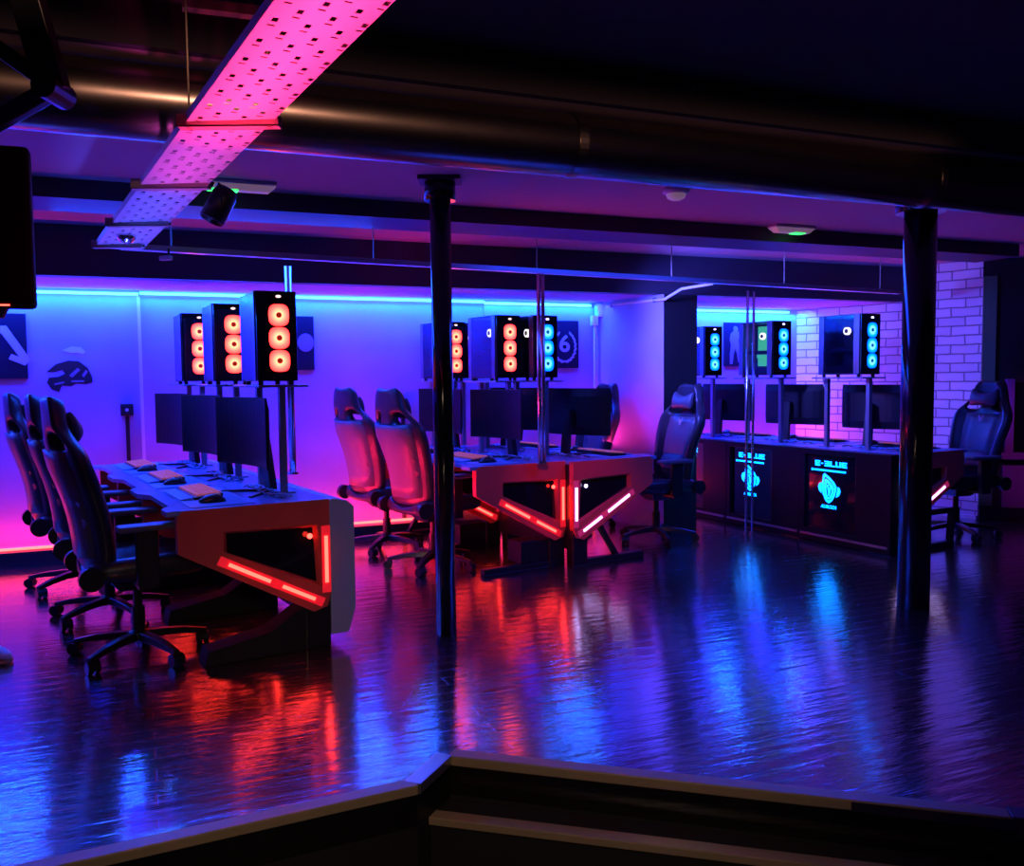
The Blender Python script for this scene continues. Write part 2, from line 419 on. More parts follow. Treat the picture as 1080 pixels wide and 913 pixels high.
# ------------------------------------------------------------------ columns, pipe, beams
def column(px, ybase, r, label, grp):
    p = onz(px, ybase, 0); t = thing('column', label, 'column', p, 0, grp)
    mb = MB(); mb.cyl((0,0,0), (0,0,CEIL - .02), r, n=28); mb.build('shaft', m_column, t, smooth=False)
    mb = MB(); mb.cyl((0,0,CEIL - .115), (0,0,CEIL - .012), r*1.5, n=28); mb.build('collar', m_column, t)
    mb = MB(); mb.box((-r*2, -r*1.6, CEIL - .02), (r*2, r*1.6, CEIL - .001)); mb.build('top_plate', m_dark, t)
    for ch in t.children:
        if ch.name.startswith(('shaft', 'collar')):
            for q in ch.data.polygons: q.use_smooth = len(q.vertices) == 4
    return t
column(471, 668, .053, 'black round steel column standing left of centre, in front of the middle desks', 'steel columns')
column(963, 638, .088, 'thick black round steel column at right, in front of the right desk row', 'steel columns')
# big pipe
pr = .118; pd = 3.127; pz = CEIL - pr - .002
t = thing('ceiling_pipe', 'large round metal pipe running across under the ceiling', 'pipe', room(0, pd, pz), WANG)
mb = MB(); mb.cyl((-6, 0, 0), (7, 0, 0), pr, n=40); o = mb.build('pipe_run', m_pipe, t)
for q in o.data.polygons: q.use_smooth = len(q.vertices) == 4
for x in (1.55, 3.4):
    mb = MB(); mb.cyl((x, 0, 0), (x + .035, 0, 0), pr + .004, n=40); mb.build('joint_band', m_pipe, t)
# ------------------------------------------------------------------ cable tray (pink lit) with struts
Na, Nb = aty(305, 0, 1.85), aty(402, 0, 1.85); Fa, Fb = aty(103, 263, 4.5), aty(146, 263, 4.5)
nc, fc = (Na + Nb)/2, (Fa + Fb)/2
ax = (fc - nc).normalized(); start = nc - ax * 1.1; TL = (fc - start).length
side = ax.cross(Z).normalized(); up = side.cross(ax)
TW = .215
def Tr(s, x, h=0): return start + ax*s + side*x + up*h
t = thing('cable_tray', 'perforated galvanised cable tray lit pink, slung under the ceiling at upper left', 'cable tray', start)
mb = MB()
# perforated floor of the tray: grid with holes punched
NX = 12; dx = TW/NX; ds = .030; NS = int(TL/ds); V = {}
for i in range(NS + 1):
    for j in range(NX + 1): V[i, j] = mb.b.verts.new(Tr(i*ds, -TW/2 + j*dx) - start)
for i in range(NS):
    for j in range(NX):
        a, b, c, d = V[i, j], V[i+1, j], V[i+1, j+1], V[i, j+1]
        row = i % 4
        if (row == 1 and j % 4 in (1,)) or (row == 3 and j % 4 == 3) or (row == 0 and j % 4 == 3) or (row == 2 and j % 4 == 1):
            ctr = (a.co + b.co + c.co + d.co)/4; fs, fx = ((.72, .78) if row % 2 else (.26, 1.0))
            def sh(v):
                q = v.co - ctr; return ctr + ax*q.dot(ax)*fs + side*q.dot(side)*fx*.96 + up*q.dot(up)
            ring = [mb.b.verts.new(sh(v)) for v in (a, b, c, d)]
            for k in range(4):
                q = (a, b, c, d); mb.face([q[k], q[(k+1) % 4], ring[(k+1) % 4], ring[k]])
        else: mb.face([a, b, c, d])
mb.build('tray_bed', m_tray, t, solid=.0015)
for sg in (-1, 1):
    mb = MB(); q = [Tr(0, sg*TW/2, 0), Tr(TL, sg*TW/2, 0)]
    mb.loft([[p - start + side*sg*.001, p - start - side*sg*.002, p - start - side*sg*.002 + up*.025, p - start + side*sg*.001 + up*.025] for p in q]); mb.build('tray_flange', m_tray, t)
def strut(px0, py0, px1, py1, label, rods=True, depth=None):
    # a steel channel crossing beneath the tray
    pm = Vector(ray((px0+px1)/2, (py0+py1)/2))
    n = up; hit = CP + pm * ((start - CP).dot(n) / pm.dot(n)) - up*.028
    Yd = hit.y
    a, b = aty(px0, py0, Yd), aty(px1, py1, Yd); ln = (b - a).length; c = (a + b)/2
    tt = thing('strut_channel', label, 'bracket', c, 0, 'tray hanger struts')
    d = (b - a).normalized(); d.z = 0; d.normalize(); n2 = Vector((-d.y, d.x, 0))
    T = Matrix(((d.x, n2.x, 0, 0), (d.y, n2.y, 0, 0), (0, 0, 1, 0), (0, 0, 0, 1)))
    mb = MB(); mb.box((-ln/2, -.02, -.016), (ln/2, .02, -.012), T); mb.box((-ln/2, -.02, -.016), (ln/2, -.017, .020), T); mb.box((-ln/2, .017, -.016), (ln/2, .02, .020), T)
    mb.build('channel', m_strut, tt)
    top = (2.5 if c.dot(D) < 2.96 else CEIL) - c.z
    if c.dot(D) > pd - pr - .05 and c.dot(D) < pd + pr + .05: top = .06
    for x in ((-ln/2 + .03, ln/2 - .03) if rods else ()):
        mb = MB(); mb.cyl(T @ Vector((x, 0, -.02)), T @ Vector((x, 0, top)), .003, n=8); mb.build('threaded_rod', m_strut, tt)
        mb = MB(); mb.cyl(T @ Vector((x, 0, -.018)), T @ Vector((x, 0, -.006)), .011, n=6); mb.build('nut', m_strut, tt)
    return c
strut(189, 125, 295, 133, 'steel strut under the pink tray where it crosses the big pipe')
strut(140, 192, 221, 198, 'steel strut under the tray carrying the black stage lamp', False)
strut(113, 233, 179, 237, 'steel strut second from the far end of the tray, beside the small camera dome', False)
strut(98, 256, 151, 260, 'short steel strut at the far end of the tray', False)
# upper strut fixed below ceiling
a, b = onz(192, 6, 2.46), onz(276, 16, 2.46)
tt = thing('strut_channel', 'steel strut fixed to the near ceiling above the pink tray', 'bracket', (a+b)/2, math.atan2((b-a).y, (b-a).x), 'tray hanger struts')
ln = (b - a).length; mb = MB(); mb.box((-ln/2, -.02, -.01), (ln/2, .02, .02)); mb.build('channel', m_strut, tt)
for x in (-ln/2 + .03, ln/2 - .03):
    mb = MB(); mb.cyl((x, 0, 0), (x, 0, .04), .005, n=8); mb.build('threaded_rod', m_strut, tt)

# trunking across the room
tz = 2.04
tp = [onz(128, 263, tz), onz(305, 280, tz), onz(571, 290, tz), onz(790, 301, tz), onz(945, 304, tz)]
d = (tp[3] - tp[0]).normalized(); t_len = (tp[3] - tp[0]).length + 1.8
n2 = Vector((-d.y, d.x, 0)); m_trunk = mat('bright_trunking', (.6, .58, .62), .35, .7)
tt = thing('cable_trunking', 'thin horizontal steel cable trunking crossing the room above the desks', 'trunking', tp[0], math.atan2(d.y, d.x))
mb = MB(); mb.box((0, -.03, 0), (t_len, .03, .003)); mb.box((0, -.03, 0), (t_len, -.027, .03)); mb.box((0, .027, 0), (t_len, .03, .03)); mb.build('channel', m_trunk, tt)
for k in range(6):
    x = .25 + k*(t_len - .5)/5; pz_ = tp[0] + d*x
    top = (SOF if todD(pz_) > DB else CEIL)
    if todD(pz_) > DB - .05: continue
    mb = MB(); mb.cyl((x, 0, .001), (x, 0, top - tz - .001), .004, n=8); mb.build('hanger_rod', m_strut, tt)
mb = MB(); mb.tube([(x*.1, .008*math.sin(x*.9), .012 + .003*math.sin(x*1.7)) for x in range(int(t_len*10))], .009); mb.build('cable', m_cable, tt)
mb = MB(); mb.tube([(x*.1, -.01 + .006*math.sin(x*.6+1), .016 + .003*math.sin(x*1.2)) for x in range(int(t_len*8))], .007); mb.build('cable', m_white, tt)
def pole(p, zb, zt, r, label, twin=0., grp='service poles'):
    t = thing('service_pole', label, 'pole', (p.x, p.y, zb), math.atan2(d.y, d.x), grp)
    for x in ((-twin/2, twin/2) if twin else (0,)):
        mb = MB(); mb.cyl((x, 0, 0), (x, 0, zt - zb), r, n=14); o = mb.build('tube', m_steel, t)
        for q in o.data.polygons: q.use_smooth = len(q.vertices) == 4
        mb = MB(); mb.cyl((x, 0, 0), (x, 0, .012), r*1.7, n=14); mb.build('base_collar', m_steel, t)
    return t
pole(onz(309, 500, .75), .752, tz - .001, .022, 'steel service pole rising from the left desk row behind its nearest tower')
pole(onz(571.5, 488.5, .75), .752, tz - .001, .013, 'double steel service pole rising between the middle desks', .034)
pole(onz(790, 562, 0), 0, tz - .001, .011, 'pair of thin steel poles from floor to trunking by the right desk row', .07)

# ------------------------------------------------------------------ ceiling fittings
def fitting(px, py, L, label, lit, rz):
    p = onz(px, py, CEIL); t = thing('emergency_light', label, 'emergency light', p, rz, 'emergency lights')
    mb = MB(); mb.box((-L/2, -.05, -.02), (L/2, .05, -.001)); mb.build('base', m_white, t, bevel=.006)
    mb = MB(); mb.loft([[(-L/2+.005, -.045, -.02), (L/2-.005, -.045, -.02), (L/2-.005, .045, -.02), (-L/2+.005, .045, -.02)], [(-L/2+.04, -.03, -.05), (L/2-.04, -.03, -.05), (L/2-.04, .03, -.05), (-L/2+.04, .03, -.05)]]); mb.build('diffuser', m_lens, t)
    mb = MB(); mb.box((lit[0]*L, -.032, -.054), (lit[1]*L, .032, -.046)); mb.build('lit_lens', m_exit, t, bevel=.004)
fitting(249, 191, .40, 'long emergency light glowing green, on the ceiling behind the black stage lamp', (-.36, .02), WANG)
fitting(835, 238, .34, 'emergency light glowing green, on the ceiling left of the right column', (.0, .28), WANG)
p = onz(713, 199, CEIL); t = thing('ceiling_lamp', 'small round clear ceiling lamp peeping from below the big pipe', 'ceiling light', p)
mb = MB(); mb.lathe([(.07, -.001), (.075, -.02), (.06, -.03)], (0,0,0)); mb.build('rim', m_white, t, smooth=True)
mb = MB(); mb.lathe([(.055, -.028), (.048, -.05), (.025, -.062), (.002, -.066)], (0,0,0)); mb.build('lens', m_lens, t, smooth=True)
p = onz(570, 228, CEIL); t = thing('smoke_detector', 'small round smoke detector on the ceiling right of the centre column', 'smoke detector', p)
mb = MB(); mb.lathe([(.05, -.001), (.052, -.015), (.04, -.03)], (0,0,0)); mb.build('base', m_white, t, smooth=True)
mb = MB(); mb.lathe([(.034, -.03), (.032, -.045), (.018, -.052), (.002, -.053)], (0,0,0)); mb.build('sensor_cap', m_white, t, smooth=True)
# stage lamp on the second strut
pc = aty(231, 217, 3.5)
t = thing('stage_lamp', 'black stage lamp clamped to the cable tray strut', 'spotlight', pc)
qd = Vector((-.28, -.15, -.6)).normalized()
RT = qd.to_track_quat('Z', 'Y').to_matrix().to_4x4() @ Matrix.Scale(.86, 4)
mb = MB(); mb.lathe([(.02, -.09), (.045, -.085), (.056, -.05), (.057, .075), (.052, .078), (.05, .03)], (0,0,0), 24); mb.build('can', m_black, t, smooth=True, tf=RT)
mb = MB(); mb.lathe([(.049, .0), (.049, .008), (.001, .012)], (0,0,.03), 20); mb.build('lens', m_bgloss, t, tf=RT)
mb = MB(); mb.tube([RT @ Vector((.062*math.cos(a), 0, 0)) + Vector((0, 0, .085*math.sin(a))) for a in [PI*k/10 for k in range(11)]], .006); mb.build('yoke', m_black, t)
mb = MB(); mb.cyl((-.02, 0, .08), (-.06, -.02, .10), .012); mb.build('clamp', m_black, t)
mb = MB(); mb.box((-.045, -.003, .06), (.045, .003, .064)); mb.build('gel_edge', m_alu, t, tf=RT)
pc = aty(133, 246, 4.15)
t = thing('camera_dome', 'small round silver camera dome hanging under the far end of the tray', 'camera', pc)
mb = MB(); mb.lathe([(.02, .05), (.05, .045), (.053, .02), (.05, .0)], (0,0,0)); mb.build('housing', m_steel, t, smooth=True)
mb = MB(); mb.lathe([(.048, .0), (.044, -.024), (.026, -.043), (.002, -.05)], (0,0,0)); mb.build('dome', m_steel, t, smooth=True)
pc = aty(175, 272, 4.75)
t = thing('clip_lamp', 'tiny clip-on lamp under the left end of the thin trunking', 'lamp', pc, -.4)
mb = MB(); mb.box((-.035, -.015, -.012), (.035, .015, .012)); mb.build('head', m_white, t, bevel=.004)
mb = MB(); mb.cyl((.02, 0, .01), (.02, 0, .05), .006); mb.build('clip', m_black, t)
# television and bracket at left edge
m_dull = mat('dull_black', (.006, .006, .008), .8, spec=.2)
ptv = aty(31, 156, 2.4); pbv = aty(31, 326, 2.4)
t = thing('television', 'black television hanging at the left edge, only its right side in view', 'television', (ptv.x, 2.4, pbv.z), math.radians(20))
hh = ptv.z - pbv.z
mb = MB(); mb.box((-.95, -.02, 0), (0, .03, hh)); mb.build('casing', m_dull, t, bevel=.012)
mb = MB(); mb.box((-.935, -.023, .015), (-.015, -.0205, hh - .015)); mb.build('screen', m_dull, t)
mb = MB(); mb.box((-.93, -.024, .006), (-.06, -.021, .010)); mb.build('red_edge_light', m_lred, t)
mb = MB(); mb.cyl((-.1, 0, .001), (-.1, 0, -.025), .035, .022); mb.build('sensor', m_black, t)
pk = aty(57, 96, 2.15)
t = thing('television_bracket', 'black folding steel arm hung from the ceiling at the upper left corner', 'bracket', pk)
pa = aty(12, -60, 2.1); pb_ = aty(-45, 152, 2.3); p3 = aty(-60, 10, 2.1)
def bar(P, Q, w, name):
    P, Q = Vector(P), Vector(Q); dd = (Q - P).normalized(); s1 = dd.cross(Vector((0, 1, 0))).normalized(); s2 = dd.cross(s1)
    MBb = MB(); MBb.loft([[c + s1*w + s2*w*.6, c - s1*w + s2*w*.6, c - s1*w - s2*w*.6, c + s1*w - s2*w*.6] for c in (P, Q)]); return MBb.build(name, m_black, t, bevel=.003)
bar((0, 0, 0), pa - pk, .034, 'upper_arm'); bar((.01, 0, .01), pb_ - pk, .022, 'lower_arm'); bar((-.03, 0, .03), p3 - pk, .018, 'stay')
mb = MB(); mb.cyl((0, -.05, 0), (0, .05, 0), .03); mb.build('hinge', m_black, t)

# ------------------------------------------------------------------ wall things
def wallplane(d): return (room(0, d), D)
def onwall(px, py, d): return onp(px, py, *wallplane(d))
def wall_thing(name, label, cat, p, grp=None):   # local x along wall, y into wall, z up
    return thing(name, label, cat, p, WANG, grp)
def poster(px0, py0, px1, py1, d, label, name='poster'):
    a = onwall(px0, py0, d); b = onwall(px1, py1, d)
    c = (a + b)/2; c = Vector((c.x, c.y, c.z)); w = (b - a).dot(A); h = a.z - b.z
    t = wall_thing(name, label, 'poster', c)
    mb = MB(); mb.box((-w/2, -.018, -h/2), (w/2, -.001, h/2)); mb.build('board', m_poster, t)
    return t, w, h
def flat(poly, t, m, name, sx=1, y=-.02, th=.002):
    mb = MB(); mb.prism([(x*sx, z*sx) for x, z in poly], (0, y, 0), (1,0,0), (0,0,1), (0,-1,0), th); return mb.build(name, m, t)
dl = DW - .05
t, w, h = poster(-27, 330, 30, 399, dl, 'dark square poster with a pale angular arch emblem at the far left wall')
s = h/2
leg = [(0, .62), (.16, .62), (.78, -.42), (.62, -.60), (.18, -.40), (.26, -.24), (.47, -.33), (0, .40)]
flat(leg, t, m_print, 'emblem', s); flat([(-x, z) for x, z in leg[::-1]], t, m_print, 'emblem', s)
t, w, h = poster(579, 338, 609.5, 388, DW - .015, 'dark poster with a pale laurel wreath and numeral beside the pier')
R = w*.38
for sg in (-1, 1):
    mb = MB()
    for k in range(9):
        a = math.radians(-80 + k*17); c = Vector((sg*R*math.cos(a), R*1.25*math.sin(a) - .02)); tx = a + PI/2 - .35
        e1_ = Vector((sg*math.cos(tx), math.sin(tx))); e2_ = Vector((-e1_.y, e1_.x))
        pts = [c + e1_*R*.22*math.cos(q) + e2_*R*.09*math.sin(q) for q in [2*PI*i/10 for i in range(10)]]
        mb.prism([(p.x, p.y) for p in pts], (0, -.02, 0), (1,0,0), (0,0,1), (0,-1,0), .002)
    mb.build('laurel_branch', m_print, t)
me = text_mesh('6', R*1.9, .001, .0035); me.transform(Matrix.Translation((0, -.021, 0)) @ Matrix.Rotation(PI/2, 4, 'X') @ Matrix.Diagonal((1.1, 1, 1, 1))); me.materials.append(m_print)
o = bpy.data.objects.new('numeral', me); COL.objects.link(o); o.parent = t
t, w, h = poster(763, 340, 790, 386, DA, 'dark poster with a pale figure aiming a rifle, in the right alcove')
fig = [(-.30,-.92),(-.16,-.9),(-.10,-.45),(.0,-.2),(.10,-.45),(.16,-.8),(.34,-.82),(.24,-.4),(.20,-.02),(.16,.22),(.34,.36),(.42,.5),(.78,.56),(.78,.61),(.4,.62),(.2,.6),(.12,.56),(.14,.72),(.08,.82),(-.04,.84),(-.12,.76),(-.1,.62),(-.26,.5),(-.32,.2),(-.24,-.02),(-.3,-.4)]
flat([(x - .12, z) for x, z in fig], t, m_print2, 'figure_print', h/2)
t, w, h = poster(288, 333, 331.5, 390, DW, 'dark poster with a pale round emblem behind the nearest left tower')
flat([(.42 + .3*math.cos(q), .02 + .34*math.sin(q)) for q in [2*PI*i/24 for i in range(24)]], t, m_print2, 'round_emblem', h/2)
# helmet decal
pa_ = onwall(73, 398, dl); sc_ = 6.6/930
t = wall_thing('wall_decal', 'black battle helmet decal stuck on the left wall', 'decal', pa_)
hp = [(-21,6),(-12,14),(0,18),(10,17),(18,10),(22,0),(22,-5),(16,-7),(6,-6),(2,-9),(-7,-8),(-10,-15),(-17,-12),(-21,-5),(-19,0),(-10,1),(-4,4),(-6,8),(-13,6)]
flat([(x*sc_, z*sc_) for x, z in hp], t, m_dark, 'helmet_shape', 1, -.001)
for q in ([(0,2),(8,10),(11,8),(3,0)], [(12,2),(16,8),(18,6),(14,0)], [(-14,-6),(-5,-4),(-5,-6),(-14,-8)], [(2,-3),(14,-3),(14,-5),(2,-5)]):
    flat([(x*sc_, z*sc_) for x, z in q], t, m_print2, 'helmet_detail', 1, -.004, .001)
flat([(x*sc_*.9, (z*.7 + 0)*sc_) for x, z in [(-16,0),(-6,6),(4,5),(9,-2),(6,-6),(0,-3),(-6,-4)]], t, mat('faint_mark', (.55, .62, .7), .6), 'faded_mark', 1, -.001).location = (.06, 0, .2)
# sockets with conduits
def socket(px, py, d, zb, label):
    p = onwall(px, py, d); t = wall_thing('wall_socket', label, 'socket', p, 'wall sockets')
    mb = MB(); mb.box((-.045, -.05, -.045), (.045, -.001, .045)); mb.build('box', m_black, t, bevel=.004)
    mb = MB(); mb.box((-.036, -.054, -.036), (.036, -.05, .036)); mb.build('faceplate', m_dark, t, bevel=.003)
    mb = MB(); mb.cyl((0, -.056, 0), (0, -.053, 0), .012); mb.build('button', m_white, t)
    mb = MB(); mb.box((-.014, -.03, zb - p.z), (.014, -.001, -.045)); mb.build('conduit', m_dark, t)
socket(134, 432, dl, .13, 'black wall socket with conduit on the left wall above the desk end')
socket(424, 427, DW, .13, 'black wall socket with conduit left of the centre column')
# junction box and pipes at the pier corner
p = onwall(631, 329, DW - .02); t = wall_thing('junction_box', 'white junction box with pipes at the corner of the pier', 'junction box', p - D*.02)
mb = MB(); mb.box((-.05, -.08, -.05), (.05, .005, .07)); mb.build('box', m_white, t, bevel=.006)
mb = MB(); mb.box((-.1, -.06, -.13), (-.04, .0, -.04)); mb.build('small_box', m_white, t, bevel=.005)
mb = MB(); mb.cyl((-.065, -.03, -.13), (-.065, -.03, -1.2), .014); mb.build('down_pipe', m_white, t)
pp = [onp(640, 322, pf, pf - room(aP, DW)) if False else None]
pn = Vector(((room(aPf, DB) - room(aP, DW)).y, -(room(aPf, DB) - room(aP, DW)).x, 0)).normalized()   # normal of the pier side
base = room(aP, DW - .02)
def onpier(px, py, off=.03):
    q = onp(px, py, base, pn); return q + (-q.normalized())*.02
c1_ = [p + Vector((.0, 0, .03)) + A*.02 - D*.06, onpier(645, 321), onpier(690, 316)]
t2 = thing('conduit_pipe', 'thin pale conduit bending from the junction box up to the trunking', 'pipe', c1_[0])
q2 = aty(701, 315.5, pf.y - .1); q3 = aty(719, 304.5, pf.y - .25); q4 = aty(752, 299, pf.y - .4)
mb = MB(); mb.tube([x - c1_[0] for x in c1_[:1] + [c1_[1], c1_[2], q2, q3, q4]], .012); mb.build('pipe_run', m_white, t2)
for q in (c1_[1], c1_[2]):
    mb = MB(); mb.box(tuple(q - c1_[0] - Vector((.012,.012,.02))), tuple(q - c1_[0] + Vector((.012,.012,.02)))); mb.build('pipe_clip', m_steel, t2)

# ------------------------------------------------------------------ desks
U32 = math.radians(32)
def frame_dirs(ang): return Vector((math.cos(ang), math.sin(ang), 0)), Vector((-math.sin(ang), math.cos(ang), 0))
P1 = Vector((-.916, 4.37, 0)); P2 = Vector((.374, 6.21, 0)); P3 = Vector((.427, 6.13, 0)); P4 = Vector((2.85, 6.44, 0))
DL = .88
OUT = [(0,.748),(.70,.748),(.725,.72),(.725,.55),(.09,.19),(.02,.21),(0,.27)]
INN = [(.52,.635),(.065,.625),(.045,.31),(.52,.54)]
INN2 = [(.50,.62),(.08,.61),(.065,.335),(.50,.53)]
def side_panel(root, s, y0, ledm, faces_near=True):
    """end panel of a desk in the local x-z plane; thickness from y0 to y0+.05"""
    mb = MB(); th = .05; yf, yb = (y0, y0 + th)
    def loop(poly, y): return [mb.b.verts.new((s*v, y, z)) for v, z in poly]
    of, inf = loop(OUT, yf), loop(INN, yf); ob_, inb = loop(OUT, yb), loop(INN, yb); ind = loop(INN2, yf + .03)
    tri = tessellate_polygon([[Vector((*p, 0)) for p in OUT], [Vector((*p, 0)) for p in INN]])
    fv, bv = of + inf, ob_ + inb
    for t3 in tri: mb.face([fv[i] for i in t3]); mb.face([bv[i] for i in t3])
    for i in range(len(OUT)): j = (i+1) % len(OUT); mb.face([of[i], of[j], ob_[j], ob_[i]])
    for i in range(4): j = (i+1) % 4; mb.face([inf[i], inf[j], ind[j], ind[i]]); mb.face([ind[i], ind[j], inb[j], inb[i]])
    sp = mb.build('side_panel', m_frame, root)
    mb = MB(); mb.prism([(s*v, z) for v, z in INN2], (0, yf + .03, 0), (1,0,0), (0,0,1), (0,1,0), .008); mb.build('dark_inset', m_bgloss, sp)
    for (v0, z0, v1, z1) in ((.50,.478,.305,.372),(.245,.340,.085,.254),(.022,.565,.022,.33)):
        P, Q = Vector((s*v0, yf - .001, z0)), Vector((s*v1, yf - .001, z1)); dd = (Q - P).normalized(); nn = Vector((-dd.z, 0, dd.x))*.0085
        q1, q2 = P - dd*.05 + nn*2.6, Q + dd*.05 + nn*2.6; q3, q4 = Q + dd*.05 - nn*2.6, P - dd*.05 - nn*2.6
        mb = MB(); mb.loft([[c + Vector((0, k, 0)) for c in (q1, q2, q3, q4)] for k in (.0, -.0015)]); mb.build('painted_glow', m_gred if ledm is m_lred else m_gpink, sp)  # emissive band painted around each bar to imitate its halo
        mb = MB(); mb.loft([[c + nn, c - nn, c - nn + Vector((0,-.006,0)), c + nn + Vector((0,-.006,0))] for c in (P, Q)]); mb.build('light_bar', ledm, sp)
    mb = MB(); mb.cyl((s*.105, yf + .0, .572), (s*.105, yf - .008, .572), .013, n=16); mb.build('power_button', ledm, sp)
    return sp
def base_legs(root, s, y0, style=''):
    bx = lambda a, b, ya, yb, z0, z1: ((min(s*a, s*b), y0 + ya, z0), (max(s*a, s*b), y0 + yb, z1))
    mb = MB(); mb.box(*bx(.0, .13, .012, .09, 0, .26)); mb.build('leg', m_black, root, bevel=.006)
    if style == 'cowl':
        mb = MB(); mb.prism([(s*.12, 0), (s*.12, .23), (s*.3, .12), (s*.6, .07), (s*.62, 0)], (0, y0 + .015, 0), (1,0,0), (0,0,1), (0,1,0), .14); mb.build('base_box', m_riser, root, bevel=.006)
        return
    mb = MB(); mb.box(*bx(.1, .66, .02, .08, 0, .045)); mb.build('foot_rail', m_black, root, bevel=.008)
    if style == 'left':
        mb = MB(); mb.box(*bx(.1, .36, .03, .2, .046, .2)); mb.build('base_box', m_black, root, bevel=.006); return
    mb = MB(); P, Q = Vector((s*.24, y0 + .05, .3)), Vector((s*.42, y0 + .05, .03))
    if style == 'logo': P, Q = Vector((s*.66, y0 + .05, .28)), Vector((s*.64, y0 + .05, .03))
    mb.loft([[c + Vector((s*.02, -.02, 0)), c + Vector((-s*.02, -.02, 0)), c + Vector((-s*.02, .02, 0)), c + Vector((s*.02, .02, 0))] for c in (P, Q)]); mb.build('brace', m_black, root)
    if style == 'logo':
        mb = MB(); mb.box(*bx(.1, .66, .03, .07, .26, .3)); mb.build('upper_rail', m_black, root, bevel=.006)
def logo_panel(root, x, s):
    """glossy rear panel with the lit logo, facing the rear (-s side)"""
    def add(me, name, par, y, z, rot=0, m=m_logo, shear=0.):
        # text lies in XY -> stand it on the rear face
        R_ = Matrix(((0, 0, -s*1.0, x - s*.001), (-s*-1.0 if False else (-1 if s > 0 else 1), 0, 0, y), (0, 1, 0, z), (0, 0, 0, 1)))
        sh = Matrix.Identity(4); sh[0][1] = shear
        me.transform(R_ @ sh); me.materials.append(m); o = bpy.data.objects.new(name, me); COL.objects.link(o); o.parent = par; return o
    def polys_mesh(polys, th=.003):
        mb = MB()
        for p in polys: mb.prism(p, (0,0,0), (1,0,0), (0,1,0), (0,0,1), th)
        bmesh.ops.recalc_face_normals(mb.b, faces=mb.b.faces)
        me = bpy.data.meshes.new('logo'); mb.b.to_mesh(me); mb.b.free(); return me
    yc, zc = .60, .42
    # block letters E - B L U E drawn as strokes in a 1 x 1 cell
    st = .2
    def rects(kind, ox, w, h):
        r = []
        def R(a, b, c, d): r.append([(ox + a*w, b*h), (ox + c*w, b*h), (ox + c*w, d*h), (ox + a*w, d*h)])
        if kind == 'E': R(0,.78,1,1); R(0,.4,.9,.6); R(0,0,1,.22); R(0,.22,.26,.4); R(0,.6,.26,.78)
        if kind == '-': R(.0,.4,.8,.6)
        if kind == 'B': R(0,.78,.95,1); R(.1,.4,.95,.6); R(0,0,1,.22); R(.74,.22,1,.4); R(.7,.6,.95,.78)
        if kind == 'L': R(0,0,.26,1); R(.26,0,1,.22)
        if kind == 'U': R(0,0,.26,1); R(.74,0,1,1); R(.26,0,.74,.22)
        return r
    P = []; x0 = -.142
    for kd, wd in (('E', .05), ('-', .026), ('B', .05), ('L', .045), ('U', .05), ('E', .05)):
        P += rects(kd, x0, wd, .042); x0 += wd + .009
    add(polys_mesh(P), 'logo_lettering', root, yc, .612, shear=.0)
    P = [[(-.17 + .010*math.cos(q), .006 + .010*math.sin(q)) for q in [2*PI*i/12 for i in range(12)]]]
    x0 = -.152
    while x0 < .15:
        wd = random.choice((.010, .013, .016)); P.append([(x0, 0), (x0 + wd, 0), (x0 + wd, .013), (x0, .013)]); x0 += wd + .003
    add(polys_mesh(P), 'logo_strapline', root, yc, .572)
    # emblem: outlined rounded diamond shield with side lobes and inner V
    def ring(o_, i_):   # two loops of same count -> quads
        n = len(o_); return [[o_[k], o_[(k+1) % n], i_[(k+1) % n], i_[k]] for k in range(n)]
    sh = [(-.06,.105),(-.045,.12),(.0,.095),(.05,.055),(.075,.02),(.062,-.045),(.03,-.095),(.0,-.115),(-.03,-.10),(-.06,-.045),(-.068,.03)]
    inn = [(x*.8, z*.82 - .002) for x, z in sh]
    P = ring(sh, inn)
    m2 = [(x*.66, z*.7 - .006) for x, z in sh]; m3 = [(x*.42, z*.5 - .012) for x, z in sh]
    P += ring(m2, m3)
    P += [[(-.018,.03),(-.006,.03),(.0,-.02),(.012,.03),(.026,.024),(.006,-.055),(-.004,-.055)]]
    P += [[(-.075,.045),(-.075,-.04),(-.1,-.02),(-.108,.01),(-.098,.035)], [(.08,-.03),(.072,-.062),(.1,-.045),(.115,-.012),(.1,.02),(.086,.02)]]
    add(polys_mesh(P), 'logo_emblem', root, yc, .435)
    me = text_mesh('AUROZA', .038, .0015); me.transform(Matrix.Translation((0, 0, .0015)))
    add(me, 'logo_name', root, yc, .29, shear=.35)
